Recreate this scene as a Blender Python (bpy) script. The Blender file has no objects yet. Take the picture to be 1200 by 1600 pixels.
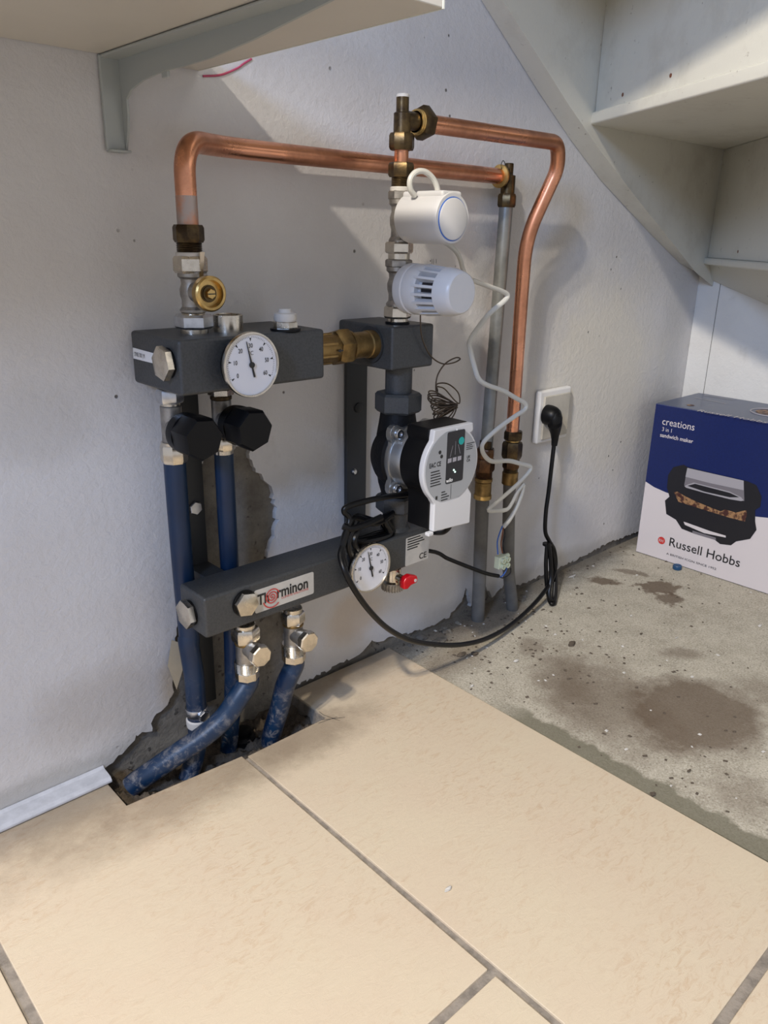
import bpy, bmesh, math, random
from mathutils import Vector, Matrix
from mathutils.geometry import tessellate_polygon
random.seed(7)
S = bpy.context.scene
COL = S.collection
rad = math.radians
# ------------------------------------------------------------------ camera
F_PX = 1222.3
CAM = Vector((0, -1, 0.776))
ROT = (Matrix.Rotation(rad(-43.105), 3, 'Z') @ Matrix.Rotation(rad(70.502), 3, 'X') @ Matrix.Rotation(rad(1.162), 3, 'Z'))
cam_d = bpy.data.cameras.new('camera'); cam = bpy.data.objects.new('camera', cam_d); COL.objects.link(cam)
cam.matrix_world = Matrix.Translation(CAM) @ ROT.to_4x4()
cam_d.sensor_fit = 'VERTICAL'; cam_d.sensor_height = 24; cam_d.lens = F_PX/1600*24
cam_d.clip_start = 0.02
S.camera = cam
# ------------------------------------------------------------------ light
S.view_settings.view_transform = 'Standard'; S.view_settings.look = 'None'
S.view_settings.exposure = 1.06; S.view_settings.gamma = 1.0; S.view_settings.use_curve_mapping = False
wd = bpy.data.worlds.new('world'); S.world = wd; wd.use_nodes = True
bg = wd.node_tree.nodes['Background']; bg.inputs[0].default_value = (0.88, 0.885, 0.95, 1); bg.inputs[1].default_value = 0.285
def lamp(name, kind, loc, energy, color, size=0.1, target=None, sy=None):
    d = bpy.data.lights.new(name, kind); d.energy = energy; d.color = color
    o = bpy.data.objects.new(name, d); COL.objects.link(o); o.location = loc
    if kind == 'AREA':
        d.shape = 'RECTANGLE' if sy else 'SQUARE'; d.size = size
        if sy: d.size_y = sy
    else: d.shadow_soft_size = size
    if target is not None: o.rotation_euler = (Vector(target)-Vector(loc)).to_track_quat('-Z', 'Y').to_euler()
    return o
lamp('ceiling_lamp', 'POINT', (-0.93, -0.93, 2.30), 84, (1.0, 0.90, 0.76), 0.035)
lamp('ceiling_lamp', 'POINT', (-0.85, -1.01, 2.17), 64, (1.0, 0.90, 0.76), 0.035)
lamp('window_daylight', 'AREA', (-1.9, -1.5, 1.92), 27, (0.42, 0.60, 1.0), 0.35, (0.9, -0.0, 1.0), 0.5)
# ------------------------------------------------------------------ photo pixel -> point on a world plane
def ray(px, py): return ROT @ Vector((px-600, 800-py, -F_PX))
def W(px, py, y=0.0):
    d = ray(px, py); return CAM + d*((y-CAM.y)/d.y)
def G(px, py, z=0.0):
    d = ray(px, py); return CAM + d*((z-CAM.z)/d.z)
def X(px, py, x):
    d = ray(px, py); return CAM + d*((x-CAM.x)/d.x)
def ZV(py, x, y):
    lo, hi = -.6, 1.6
    for _ in range(40):
        m = (lo+hi)/2; v = ROT.transposed() @ (Vector((x, y, m))-CAM)
        if 800-F_PX*v.y/-v.z > py: lo = m
        else: hi = m
    return lo
# ------------------------------------------------------------------ materials
def mat(name, col, rough=.5, metal=0.0, spec=.5, var=0.0, vscale=20, bump=0.0, bscale=60, bdist=.002, col2=None, vlo=.42, vhi=.62, emit=None, coat=0, rvar=0, trans=0):
    m = bpy.data.materials.new(name); m.use_nodes = True; nt = m.node_tree; b = nt.nodes['Principled BSDF']
    b.inputs['Base Color'].default_value = (*col, 1); b.inputs['Roughness'].default_value = rough
    b.inputs['Metallic'].default_value = metal; b.inputs['Specular IOR Level'].default_value = spec
    b.inputs['Coat Weight'].default_value = coat
    if trans: b.inputs['Transmission Weight'].default_value = trans
    if emit: b.inputs['Emission Color'].default_value = (*emit[0], 1); b.inputs['Emission Strength'].default_value = emit[1]
    N, L = nt.nodes, nt.links
    tc = N.new('ShaderNodeTexCoord')
    if var or col2 or rvar:
        n = N.new('ShaderNodeTexNoise'); n.inputs['Scale'].default_value = vscale; n.inputs['Detail'].default_value = 6; n.inputs['Roughness'].default_value = .62
        L.new(tc.outputs['Object'], n.inputs['Vector'])
        mr = N.new('ShaderNodeMapRange'); mr.inputs[1].default_value = vlo; mr.inputs[2].default_value = vhi
        L.new(n.outputs[0], mr.inputs[0])
        if var or col2:
            mx = N.new('ShaderNodeMix'); mx.data_type = 'RGBA'
            c2 = col2 if col2 else tuple(c*(1-var) for c in col)
            mx.inputs[6].default_value = (*col, 1); mx.inputs[7].default_value = (*c2, 1)
            L.new(mr.outputs[0], mx.inputs[0]); L.new(mx.outputs[2], b.inputs['Base Color'])
        if rvar:
            m2 = N.new('ShaderNodeMapRange'); m2.inputs[3].default_value = rough; m2.inputs[4].default_value = rough+rvar
            L.new(mr.outputs[0], m2.inputs[0]); L.new(m2.outputs[0], b.inputs['Roughness'])
    if bump:
        n = N.new('ShaderNodeTexNoise'); n.inputs['Scale'].default_value = bscale; n.inputs['Detail'].default_value = 5
        L.new(tc.outputs['Object'], n.inputs['Vector'])
        bp = N.new('ShaderNodeBump'); bp.inputs['Strength'].default_value = bump; bp.inputs['Distance'].default_value = bdist
        L.new(n.outputs[0], bp.inputs['Height']); L.new(bp.outputs[0], b.inputs['Normal'])
    return m
M = {}
M['grey'] = mat('hammered grey enamel', (.048, .050, .051), .45, 0.1, .5, bump=.6, bscale=420, bdist=.0006, var=.25, vscale=300)
M['darkgrey'] = mat('dark grey steel', (.026, .028, .030), .5, .1, bump=.3, bscale=300, bdist=.0004)
M['copper'] = mat('copper tube', (.80, .37, .22), .24, 1, var=.42, vscale=9, rvar=.18)
M['solder'] = mat('copper with tin smear', (.42, .36, .34), .45, .8, col2=(.55, .27, .17), vscale=30)
M['brass_old'] = mat('aged brass', (.125, .085, .038), .36, .85, col2=(.045, .030, .017), vscale=45, vlo=.36, vhi=.6, bump=.3, bscale=200, bdist=.0006)
M['brass_red'] = mat('reddish aged brass', (.17, .085, .038), .36, .85, col2=(.06, .032, .018), vscale=45, vlo=.36, vhi=.6)
M['brass'] = mat('bright brass', (.62, .42, .16), .28, 1, var=.35, vscale=40, rvar=.15)
M['brass_dull'] = mat('dull brass', (.30, .195, .075), .38, .9, var=.5, vscale=30, rvar=.15)
M['nickel'] = mat('nickel plate', (.74, .68, .58), .20, 1, var=.25, vscale=40, rvar=.12)
M['nickel_dull'] = mat('matt nickel casting', (.40, .375, .34), .42, .9, var=.3, vscale=60, bump=.35, bscale=500, bdist=.0004)
M['silver'] = mat('cast aluminium', (.56, .56, .55), .36, .95, var=.2, vscale=25, bump=.2, bscale=400, bdist=.0004)
M['steel'] = mat('zinc steel', (.60, .62, .66), .3, 1, var=.2, vscale=60)
M['blackp'] = mat('black plastic', (.004, .004, .0045), .42, 0, .22, bump=.2, bscale=300, bdist=.0003)
M['blackiron'] = mat('black painted iron', (.004, .004, .005), .55, 0, .22, bump=.7, bscale=260, bdist=.0008)
M['blackcable'] = mat('black cable', (.003, .003, .0035), .36, 0, .3)
M['whitep'] = mat('white plastic', (.54, .54, .55), .35, 0, .5)
M['whitecable'] = mat('white cable', (.54, .54, .51), .4)
M['bluepipe'] = mat('blue plastic pipe', (.004, .036, .165), .40, 0, .5, col2=(.012, .060, .21), vscale=14)
M['greypipe'] = mat('grey steel pipe', (.235, .24, .23), .42, .5, var=.3, vscale=18, bump=.2, bscale=200, bdist=.0004)
M['greyplastic'] = mat('grey plastic sleeve', (.15, .145, .135), .5, 0, .45, var=.3, vscale=14)
M['ptfe'] = mat('white thread tape', (.52, .50, .47), .7, bump=.5, bscale=300, bdist=.0008)
M['red'] = mat('red lever', (.55, .005, .012), .22)
M['socket'] = mat('socket plate', (.50, .47, .40), .4, var=.15, vscale=20)
M['socketframe'] = mat('white painted frame', (.72, .71, .69), .4, bump=.2, bscale=80)
M['terminal'] = mat('clear terminal nylon', (.66, .70, .50), .35, 0, .5)
M['blue'] = mat('blue insulation', (.03, .13, .50), .4)
M['brown'] = mat('brown insulation', (.18, .06, .025), .4)
M['print'] = mat('black print', (.012, .012, .012), .5)
M['redprint'] = mat('red print', (.50, .035, .03), .5)
M['dial'] = mat('white dial', (.60, .60, .63), .4)
M['sticker'] = mat('silver sticker', (.52, .50, .46), .35, .15, var=.1, vscale=40)
M['whitesticker'] = mat('white sticker', (.70, .70, .70), .45)
M['facegrey'] = mat('grey label', (.30, .31, .32), .4)
M['teal'] = mat('teal button', (.0, .32, .30), .4)
M['lit'] = mat('status light', (.6, .9, .8), .4, emit=((.6, 1, .85), 1.2))
M['whiteprint'] = mat('white print', (.80, .80, .80), .5)
M['shelfw'] = mat('white shelf laminate', (.56, .53, .47), .45, var=.05, vscale=4)
M['shelfedge'] = mat('white shelf edge', (.66, .66, .58), .45)
M['bracket'] = mat('grey lacquered bracket', (.37, .395, .385), .42, 0.1, bump=.1, bscale=60)
M['carton_blue'] = mat('blue printed card', (.004, .013, .090), .38, 0, .5, var=.15, vscale=200)
M['carton_white'] = mat('white printed card', (.58, .54, .55), .42, 0, .5)
M['carton_top'] = mat('blue grey printed card', (.055, .075, .14), .32, 0, .6)
M['carton_side'] = mat('plain card side', (.07, .09, .18), .4)
M['bread'] = mat('toast print', (.30, .17, .08), .5, col2=(.05, .015, .012), vscale=70, vlo=.45, vhi=.55)
M['gprint'] = mat('grey print', (.16, .15, .17), .35)
M['gprint2'] = mat('light grey print', (.32, .31, .34), .35)
M['dprint'] = mat('near black print', (.010, .010, .014), .4)
M['capblue'] = mat('dark blue cap', (.01, .06, .15), .4)
M['debris'] = mat('plaster chip', (.52, .50, .46), .8, bump=.5, bscale=100)
M['earth'] = mat('dirt clod', (.09, .07, .05), .9, bump=1, bscale=120)
M['trunk'] = mat('white plastic strip', (.52, .53, .56), .35, var=.15, vscale=50)
M['glass'] = mat('clear dial glass', (1, 1, 1), .02, trans=1)
M['wire'] = mat('dull brown wire', (.10, .075, .055), .4, .8)
M['flap'] = mat('tan plaster back', (.36, .29, .19), .8, bump=.4, bscale=80)
M['pen'] = mat('pink pencil', (.42, .06, .12), .6)
def node_math(N, L, op, a, b=None, c=None, clamp=False):
    n = N.new('ShaderNodeMath'); n.operation = op; n.use_clamp = clamp
    for i, v in enumerate((a, b, c)):
        if v is None: continue
        if isinstance(v, (int, float)): n.inputs[i].default_value = v
        else: L.new(v, n.inputs[i])
    return n.outputs[0]
def noise(N, L, vec, scale, detail=6, rough=.6, dist=0):
    n = N.new('ShaderNodeTexNoise'); n.inputs['Scale'].default_value = scale; n.inputs['Detail'].default_value = detail
    n.inputs['Roughness'].default_value = rough; n.inputs['Distortion'].default_value = dist; L.new(vec, n.inputs['Vector']); return n.outputs[0]
def rng(N, L, v, a, b, c=0, d=1):
    m = N.new('ShaderNodeMapRange'); L.new(v, m.inputs[0])
    for i, k in enumerate((a, b, c, d)): m.inputs[i+1].default_value = k
    return m.outputs[0]
def mixc(N, L, f, a, b):
    m = N.new('ShaderNodeMix'); m.data_type = 'RGBA'
    if isinstance(f, (int, float)): m.inputs[0].default_value = f
    else: L.new(f, m.inputs[0])
    for i, v in ((6, a), (7, b)):
        if isinstance(v, tuple): m.inputs[i].default_value = (*v, 1)
        else: L.new(v, m.inputs[i])
    return m.outputs[2]
def base(name):
    m = bpy.data.materials.new(name); m.use_nodes = True; nt = m.node_tree
    tc = nt.nodes.new('ShaderNodeTexCoord'); return m, nt.nodes, nt.links, tc.outputs['Object'], nt.nodes['Principled BSDF']
def blob(N, L, P, cx, cy, rx, ry, rot=0, edge=.35, nz=None, amp=.5, plane='xy'):
    """stain or painted light patch with its own outline: 1 inside a noisy ellipse"""
    mp = N.new('ShaderNodeMapping'); mp.vector_type = 'TEXTURE'
    if plane == 'xy':
        mp.inputs['Location'].default_value = (cx, cy, 0); mp.inputs['Rotation'].default_value = (0, 0, rot); mp.inputs['Scale'].default_value = (rx, ry, 1000)
    else:
        mp.inputs['Location'].default_value = (cx, 0, cy); mp.inputs['Rotation'].default_value = (0, rot, 0); mp.inputs['Scale'].default_value = (rx, 1000, ry)
    L.new(P, mp.inputs['Vector'])
    ln = N.new('ShaderNodeVectorMath'); ln.operation = 'LENGTH'; L.new(mp.outputs[0], ln.inputs[0])
    v = ln.outputs['Value']
    if nz is not None: v = node_math(N, L, 'ADD', v, node_math(N, L, 'MULTIPLY', node_math(N, L, 'SUBTRACT', nz, .5), amp*2))
    return rng(N, L, v, 1+edge/2, 1-edge/2)
def bumpn(N, L, b, pairs):
    last = None
    for h, st, di in pairs:
        bp = N.new('ShaderNodeBump'); bp.inputs['Strength'].default_value = st; bp.inputs['Distance'].default_value = di
        L.new(h, bp.inputs['Height'])
        if last is not None: L.new(last, bp.inputs['Normal'])
        last = bp.outputs[0]
    L.new(last, b.inputs['Normal'])
def wall_mat(name, tone=(.60, .595, .60), patches=True):
    m, N, L, P, b = base(name)
    n1 = noise(N, L, P, 3.5, 5); n2 = noise(N, L, P, 75, 6, .62, .25); n3 = noise(N, L, P, 210, 4, .6); n4 = noise(N, L, P, 12, 8, .7)
    c = mixc(N, L, rng(N, L, n1, .35, .7), tone, tuple(t*f for t, f in zip(tone, (.90, .88, .86))))
    c = mixc(N, L, rng(N, L, n4, .60, .74, 0, .35), c, (.42, .40, .37))
    if patches:
        big = noise(N, L, P, 9, 6, .65)
        for (px, py, rx, rz, col, k) in ((170, 1100, .09, .07, (.43, .40, .37), .55), (560, 960, .07, .045, (.50, .40, .30), .55), (60, 660, .06, .05, (.44, .43, .42), .4),
                                   (1045, 560, .06, .22, (.46, .46, .45), .45), (500, 120, .16, .05, (.50, .47, .45), .5), (30, 1250, .2, .03, (.36, .35, .33), .7),
                                   (280, 1070, .035, .05, (.42, .33, .22), .7), (830, 905, .4, .035, (.36, .34, .31), .6), (940, 600, .22, .22, (.66, .63, .555), .8)):  # last patch is lamp-lit wall, its warm light painted into the colour
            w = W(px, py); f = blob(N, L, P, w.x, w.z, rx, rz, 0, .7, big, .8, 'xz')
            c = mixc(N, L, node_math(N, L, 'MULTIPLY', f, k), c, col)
        # small dark pits of the right hand half
        vo = N.new('ShaderNodeTexVoronoi'); vo.inputs['Scale'].default_value = 26; L.new(P, vo.inputs['Vector'])
        pit = rng(N, L, vo.outputs['Distance'], .075, .045)
        pit = node_math(N, L, 'MULTIPLY', pit, rng(N, L, noise(N, L, P, 5, 3), .50, .56))
        c = mixc(N, L, node_math(N, L, 'MULTIPLY', pit, .85), c, (.06, .05, .04))
        bumpn(N, L, b, [(n2, .55, .0032), (n3, .35, .0012), (node_math(N, L, 'SUBTRACT', 1, pit), .6, .003)])
    else:
        bumpn(N, L, b, [(n2, .35, .004), (n3, .3, .0015)])
    L.new(c, b.inputs['Base Color'])
    L.new(rng(N, L, n4, .35, .65, .30, .52), b.inputs['Roughness']); b.inputs['Specular IOR Level'].default_value = .5
    return m
M['wall'] = wall_mat('painted wall')
M['wall2'] = wall_mat('painted side wall', (.66, .66, .64), False)
M['stairs'] = None
m, N, L, P, b = base('cream stair paint')
n1 = noise(N, L, P, 6, 8, .7); n2 = noise(N, L, P, 70, 5); n5 = noise(N, L, P, 2.2, 4)
c = mixc(N, L, rng(N, L, n1, .5, .72, 0, .6), (.60, .585, .51), (.42, .39, .32))
c = mixc(N, L, rng(N, L, n2, .66, .72, 0, .7), c, (.20, .17, .13)); L.new(c, b.inputs['Base Color'])
bumpn(N, L, b, [(n1, .3, .003), (n2, .3, .0015)]); b.inputs['Roughness'].default_value = .42; M['stairs'] = m
# bare masonry behind the plaster and in the hole
m, N, L, P, b = base('bare concrete wall')
n1 = noise(N, L, P, 22, 8, .7); n2 = noise(N, L, P, 120, 6, .7); n3 = noise(N, L, P, 60, 2)
c = mixc(N, L, rng(N, L, n1, .35, .65), (.225, .205, .17), (.125, .11, .092))
c = mixc(N, L, rng(N, L, n3, .64, .70, 0, .8), c, (.04, .035, .03)); L.new(c, b.inputs['Base Color'])
bumpn(N, L, b, [(n1, .8, .006), (n2, .7, .003)]); b.inputs['Roughness'].default_value = .85; M['masonry'] = m
m, N, L, P, b = base('dirt bed')
n1 = noise(N, L, P, 30, 8, .7); n2 = noise(N, L, P, 130, 6, .7)
c = mixc(N, L, rng(N, L, n1, .35, .65), (.15, .115, .08), (.06, .047, .034)); c = mixc(N, L, rng(N, L, n2, .62, .72, 0, .8), c, (.20, .17, .13)); L.new(c, b.inputs['Base Color'])
bumpn(N, L, b, [(n1, 1, .01), (n2, 1, .004)]); b.inputs['Roughness'].default_value = .9; M['dirt'] = m
# tile
m, N, L, P, b = base('beige floor tile')
mpn = N.new('ShaderNodeMapping'); mpn.inputs['Rotation'].default_value = (0, 0, rad(30)); mpn.inputs['Scale'].default_value = (1, 2.6, 1); L.new(P, mpn.inputs['Vector']); Q = mpn.outputs[0]
n1 = noise(N, L, Q, 46, 8, .72, .8); n2 = noise(N, L, P, 3.2, 5); n3 = noise(N, L, P, 240, 4, .6); n4 = noise(N, L, P, 7, 4)
pa = rng(N, L, n2, .44, .60)
c = mixc(N, L, rng(N, L, n4, .3, .7), (.575, .49, .36), (.565, .465, .345))
fl = node_math(N, L, 'MULTIPLY', rng(N, L, n1, .50, .64), pa)
c = mixc(N, L, node_math(N, L, 'MULTIPLY', fl, .85), c, (.50, .38, .26))
c = mixc(N, L, rng(N, L, n1, .66, .74, 0, .35), c, (.40, .26, .17))
# grime beside the hole and along the wall
gz = noise(N, L, P, 26, 7, .7)
for cx, cy, rx, ry, k in ((.45, -.12, .22, .05, .55), (.66, -.13, .12, .045, .5), (.30, -.05, .16, .05, .5), (.84, -.02, .18, .035, .6)):
    f = blob(N, L, P, cx, cy, rx, ry, 0, 1.2, gz, .7); c = mixc(N, L, node_math(N, L, 'MULTIPLY', f, k), c, (.17, .125, .085))
L.new(c, b.inputs['Base Color']); bumpn(N, L, b, [(n1, .45, .0018), (n3, .15, .0006)])
L.new(rng(N, L, n1, .3, .7, .46, .60), b.inputs['Roughness']); b.inputs['Specular IOR Level'].default_value = .35; M['tile'] = m
M['grout'] = mat('grey grout', (.27, .235, .195), .85, bump=.6, bscale=200, var=.35, vscale=60)
# concrete slab with oil and damp stains
m, N, L, P, b = base('stained concrete slab')
n1 = noise(N, L, P, 14, 8, .7); n2 = noise(N, L, P, 290, 5, .8); n3 = noise(N, L, P, 45, 6, .7); sh = noise(N, L, P, 16, 7, .68); sh2 = noise(N, L, P, 34, 6, .65)
c = mixc(N, L, rng(N, L, n1, .3, .7), (.53, .49, .40), (.37, .335, .265))
c = mixc(N, L, rng(N, L, n2, .52, .64, 0, .75), c, (.66, .63, .54)); c = mixc(N, L, rng(N, L, n2, .46, .34, 0, .75), c, (.10, .085, .065))
for px, py, rx, ry, rot, k, edge, amp in ((1085, 1110, .125, .105, .0, .80, .45, .55), (950, 1090, .15, .09, .9, .62, .9, .8), (880, 1060, .11, .05, .7, .5, 1.0, .8), (942, 904, .05, .018, 2.2, .85, .4, .8), (985, 890, .05, .012, 1.9, .6, .5, .8),
                                (1030, 915, .06, .028, 2.5, .85, .35, .9), (1045, 932, .035, .028, 2.0, .8, .35, .9), (1065, 1017, .05, .018, 2.4, .5, .8, .6), (700, 1030, .10, .045, 0, .55, 1.1, .8), (830, 1005, .05, .02, .5, .5, .8, .8), (1160, 1240, .06, .04, 0, .4, 1.1, .8), (1195, 1080, .06, .04, 0, .4, 1, .8), (760, 965, .14, .05, 0, .65, 1.0, .8)):
    w = G(px, py); small = rx < .065; f = blob(N, L, P, w.x, w.y, rx*(.8 if small else 1), ry*(1.2 if small else 1), rot, edge, sh2 if small else sh, amp*(1.5 if small else 1)); c = mixc(N, L, node_math(N, L, 'MULTIPLY', f, k), c, (.125, .088, .058))
# damp green-grey band beside the tile edge
sx = N.new('ShaderNodeSeparateXYZ'); L.new(P, sx.inputs[0])
ed = node_math(N, L, 'ADD', sx.outputs[0], node_math(N, L, 'MULTIPLY', node_math(N, L, 'SUBTRACT', sh, .5), .07))
band = node_math(N, L, 'MULTIPLY', rng(N, L, ed, .998, .988), rng(N, L, sx.outputs[1], -.25, -.33)); c = mixc(N, L, node_math(N, L, 'MULTIPLY', band, .8), c, (.15, .14, .095))
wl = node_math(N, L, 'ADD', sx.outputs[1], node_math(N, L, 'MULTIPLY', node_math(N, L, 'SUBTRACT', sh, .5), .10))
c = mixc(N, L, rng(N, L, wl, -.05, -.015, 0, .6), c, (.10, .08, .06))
L.new(c, b.inputs['Base Color']); bumpn(N, L, b, [(n3, .5, .004), (n2, .6, .002)]); b.inputs['Roughness'].default_value = .8; b.inputs['Specular IOR Level'].default_value = .3; M['concrete'] = m
# dusty blue pipe lower ends
m, N, L, P, b = base('dusty blue pipe')
n1 = noise(N, L, P, 60, 8, .75, .5); n2 = noise(N, L, P, 16, 5)
sx = N.new('ShaderNodeSeparateXYZ'); L.new(P, sx.inputs[0])
low = rng(N, L, sx.outputs[2], .16, -.02, .0, 1)
th = node_math(N, L, 'MULTIPLY', rng(N, L, n1, .50, .66), low)
pos = N.new('ShaderNodeNewGeometry').outputs['Position']; L.new(pos, sx.inputs[0])
c = mixc(N, L, rng(N, L, n2, .35, .65), (.0006, .0125, .040), (.001, .018, .054)); c = mixc(N, L, node_math(N, L, 'MULTIPLY', th, .75), c, (.28, .26, .24)); L.new(c, b.inputs['Base Color']); b.inputs['Roughness'].default_value = .42; M['bluepipe'] = m
# ------------------------------------------------------------------ mesh helpers
class MB:
    def __init__(s): s.v = []; s.f = []; s.mi = []; s.k = 0
    def add(s, vs, fs, k=None):
        o = len(s.v); s.v += [Vector(p) for p in vs]; s.f += [tuple(i+o for i in f) for f in fs]; s.mi += [s.k if k is None else k]*len(fs); return s
    def box(s, a, b, k=None):
        (x0, y0, z0), (x1, y1, z1) = a, b
        return s.add([(x0, y0, z0), (x1, y0, z0), (x1, y1, z0), (x0, y1, z0), (x0, y0, z1), (x1, y0, z1), (x1, y1, z1), (x0, y1, z1)],
                     [(0, 3, 2, 1), (4, 5, 6, 7), (0, 1, 5, 4), (1, 2, 6, 5), (2, 3, 7, 6), (3, 0, 4, 7)], k)
    def lathe(s, o, ax, prof, n=32, rot=0.0, k=None, cap=True):
        o = Vector(o); ax = Vector(ax).normalized(); u = ax.orthogonal().normalized()
        if abs(ax.z) > .99: u = Vector((1, 0, 0))
        elif abs(ax.y) > .99: u = Vector((0, 0, 1))
        elif abs(ax.x) > .99: u = Vector((0, 0, 1))
        w = ax.cross(u); vs = []; fs = []
        for r, h in prof:
            for i in range(n):
                t = 2*math.pi*i/n+rot; vs.append(o+ax*h+(u*math.cos(t)+w*math.sin(t))*r)
        for j in range(len(prof)-1):
            for i in range(n):
                a = j*n+i; b_ = j*n+(i+1) % n; fs.append((a, b_, b_+n, a+n))
        if cap: fs.append(tuple(reversed(range(n)))); fs.append(tuple((len(prof)-1)*n+i for i in range(n)))
        return s.add(vs, fs, k)
    def hexn(s, o, ax, r, h, rot=0.0, ch=.12, n=6, k=None):
        """chamfered hexagon nut"""
        c = h*ch
        return s.lathe(o, ax, [(r*.90, 0), (r, c), (r, h-c), (r*.90, h)], n, rot, k)
    def tube(s, pts, r, n=12, k=None, closed=False, cap=True, flat=1.0):
        pts = [Vector(p) for p in pts]; N_ = len(pts); vs = []; fs = []; up = None
        for i, p in enumerate(pts):
            if closed: t = (pts[(i+1) % N_]-pts[i-1]).normalized()
            else: t = (pts[min(i+1, N_-1)]-pts[max(i-1, 0)]).normalized()
            if up is None: up = t.orthogonal().normalized()
            up = (up-t*up.dot(t)).normalized(); w = t.cross(up)
            rr = r[i] if isinstance(r, (list, tuple)) else r
            for j in range(n):
                a = 2*math.pi*j/n; vs.append(p+up*math.cos(a)*rr*flat+w*math.sin(a)*rr)
        M_ = N_ if closed else N_-1
        for i in range(M_):
            for j in range(n):
                a = i*n+j; b_ = i*n+(j+1) % n; c = ((i+1) % N_)*n; fs.append((a, b_, c+(j+1) % n, c+j))
        if cap and not closed: fs.append(tuple(reversed(range(n)))); fs.append(tuple((N_-1)*n+j for j in range(n)))
        return s.add(vs, fs, k)
    def prism(s, loop, d, k=None):
        """polygon loop (list of points) extruded by vector d"""
        loop = [Vector(p) for p in loop]; n = len(loop); d = Vector(d); tris = tessellate_polygon([loop])
        vs = loop+[p+d for p in loop]
        nrm = Vector((0, 0, 0))
        for i in range(n): nrm += loop[i].cross(loop[(i+1) % n])
        fl = nrm.dot(d) > 0
        fs = []
        for t in tris:
            tn = (loop[t[1]]-loop[t[0]]).cross(loop[t[2]]-loop[t[0]])
            t = tuple(t) if (tn.dot(d) < 0) else tuple(reversed(t))
            fs.append(t); fs.append(tuple(i+n for i in reversed(t)))
        for i in range(n):
            q = (i, (i+1) % n, (i+1) % n+n, i+n); fs.append(q if fl else tuple(reversed(q)))
        return s.add(vs, fs, k)
    def build(s, name, m, parent=None, bevel=0, seg=3, ang=32, smooth=True):
        me = bpy.data.meshes.new(name)
        off = Vector(parent['_o']) if parent is not None and '_o' in parent else Vector((0, 0, 0))
        me.from_pydata([p-off for p in s.v], [], s.f)
        for mm in (m if isinstance(m, (list, tuple)) else [m]): me.materials.append(M[mm])
        if any(s.mi): me.polygons.foreach_set('material_index', s.mi)
        if smooth:
            me.polygons.foreach_set('use_smooth', [True]*len(me.polygons)); me.set_sharp_from_angle(angle=rad(ang))
        me.update(); o = bpy.data.objects.new(name, me); COL.objects.link(o)
        if parent is not None:
            o.parent = parent; o['_o'] = tuple(off)
        else: o['_o'] = (0, 0, 0)
        if bevel:
            bm = bmesh.new(); bm.from_mesh(me); bmesh.ops.recalc_face_normals(bm, faces=bm.faces)
            es = [e for e in bm.edges if len(e.link_faces) == 2 and e.calc_face_angle(0) > rad(30)]
            bmesh.ops.bevel(bm, geom=es, offset=bevel, segments=seg, profile=.5, affect='EDGES', clamp_overlap=True)
            bm.to_mesh(me); bm.free()
            me.polygons.foreach_set('use_smooth', [True]*len(me.polygons)); me.set_sharp_from_angle(angle=rad(60))
            mod = o.modifiers.new('normals', 'WEIGHTED_NORMAL'); mod.keep_sharp = True
        return o
def thing(name, label, cat, loc, group=None):
    o = bpy.data.objects.new(name, None); COL.objects.link(o); o.location = loc; o.empty_display_size = .02
    o['label'] = label; o['category'] = cat; o['_o'] = tuple(loc)
    if group: o['group'] = group
    return o
def tag(o, label, cat, group=None):
    o['label'] = label; o['category'] = cat
    if group: o['group'] = group
    return o
def struct(o): o['kind'] = 'structure'; return o
def smooth_path(pts, sub=8):
    pts = [Vector(p) for p in pts]; out = []; P_ = [pts[0]*2-pts[1]]+pts+[pts[-1]*2-pts[-2]]
    for i in range(1, len(P_)-2):
        p0, p1, p2, p3 = P_[i-1:i+3]
        for k in range(sub):
            t = k/sub; out.append(.5*((2*p1)+(-p0+p2)*t+(2*p0-5*p1+4*p2-p3)*t*t+(-p0+3*p1-3*p2+p3)*t**3))
    out.append(pts[-1]); return out
def fillet(pts, r, n=8):
    pts = [Vector(p) for p in pts]; out = [pts[0]]
    for i in range(1, len(pts)-1):
        a, b_, c = pts[i-1], pts[i], pts[i+1]; u = (a-b_); v = (c-b_); lu, lv = u.length, v.length; u.normalize(); v.normalize()
        rr = r[i-1] if isinstance(r, (list, tuple)) else r
        d = min(rr, lu*.45, lv*.45)
        p0, p2 = b_+u*d, b_+v*d
        for k in range(n+1):
            t = k/n; out.append(p0*(1-t)**2+b_*2*t*(1-t)+p2*t*t)
    out.append(pts[-1]); return out
def text(s, size, o, u, v, m, parent, name='lettering', align='LEFT', bold=0, depth=.0002, sx=1.0):
    """flat printed lettering lying on a surface"""
    cu = bpy.data.curves.new(name, 'FONT'); cu.body = s; cu.size = size; cu.align_x = align; cu.offset = bold*size; cu.resolution_u = 3
    t = bpy.data.objects.new(name, cu); COL.objects.link(t)
    dg = bpy.context.evaluated_depsgraph_get(); dg.update(); me = bpy.data.meshes.new_from_object(t.evaluated_get(dg))
    bpy.data.objects.remove(t); o = Vector(o); u = Vector(u).normalized(); v = Vector(v); v = (v-u*v.dot(u)).normalized(); w = u.cross(v)
    off = Vector(parent['_o'])
    for q in me.vertices: q.co = o+u*q.co.x*sx+v*q.co.y+w*(depth)-off
    me.materials.clear(); me.materials.append(M[m]); ob = bpy.data.objects.new(name, me); COL.objects.link(ob); ob.parent = parent; ob['_o'] = tuple(off); return ob
def circle(o, u, v, r, n=32, r2=None):
    o, u, v = Vector(o), Vector(u), Vector(v); return [o+u*r*math.cos(2*math.pi*i/n)+v*(r2 or r)*math.sin(2*math.pi*i/n) for i in range(n)]
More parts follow.
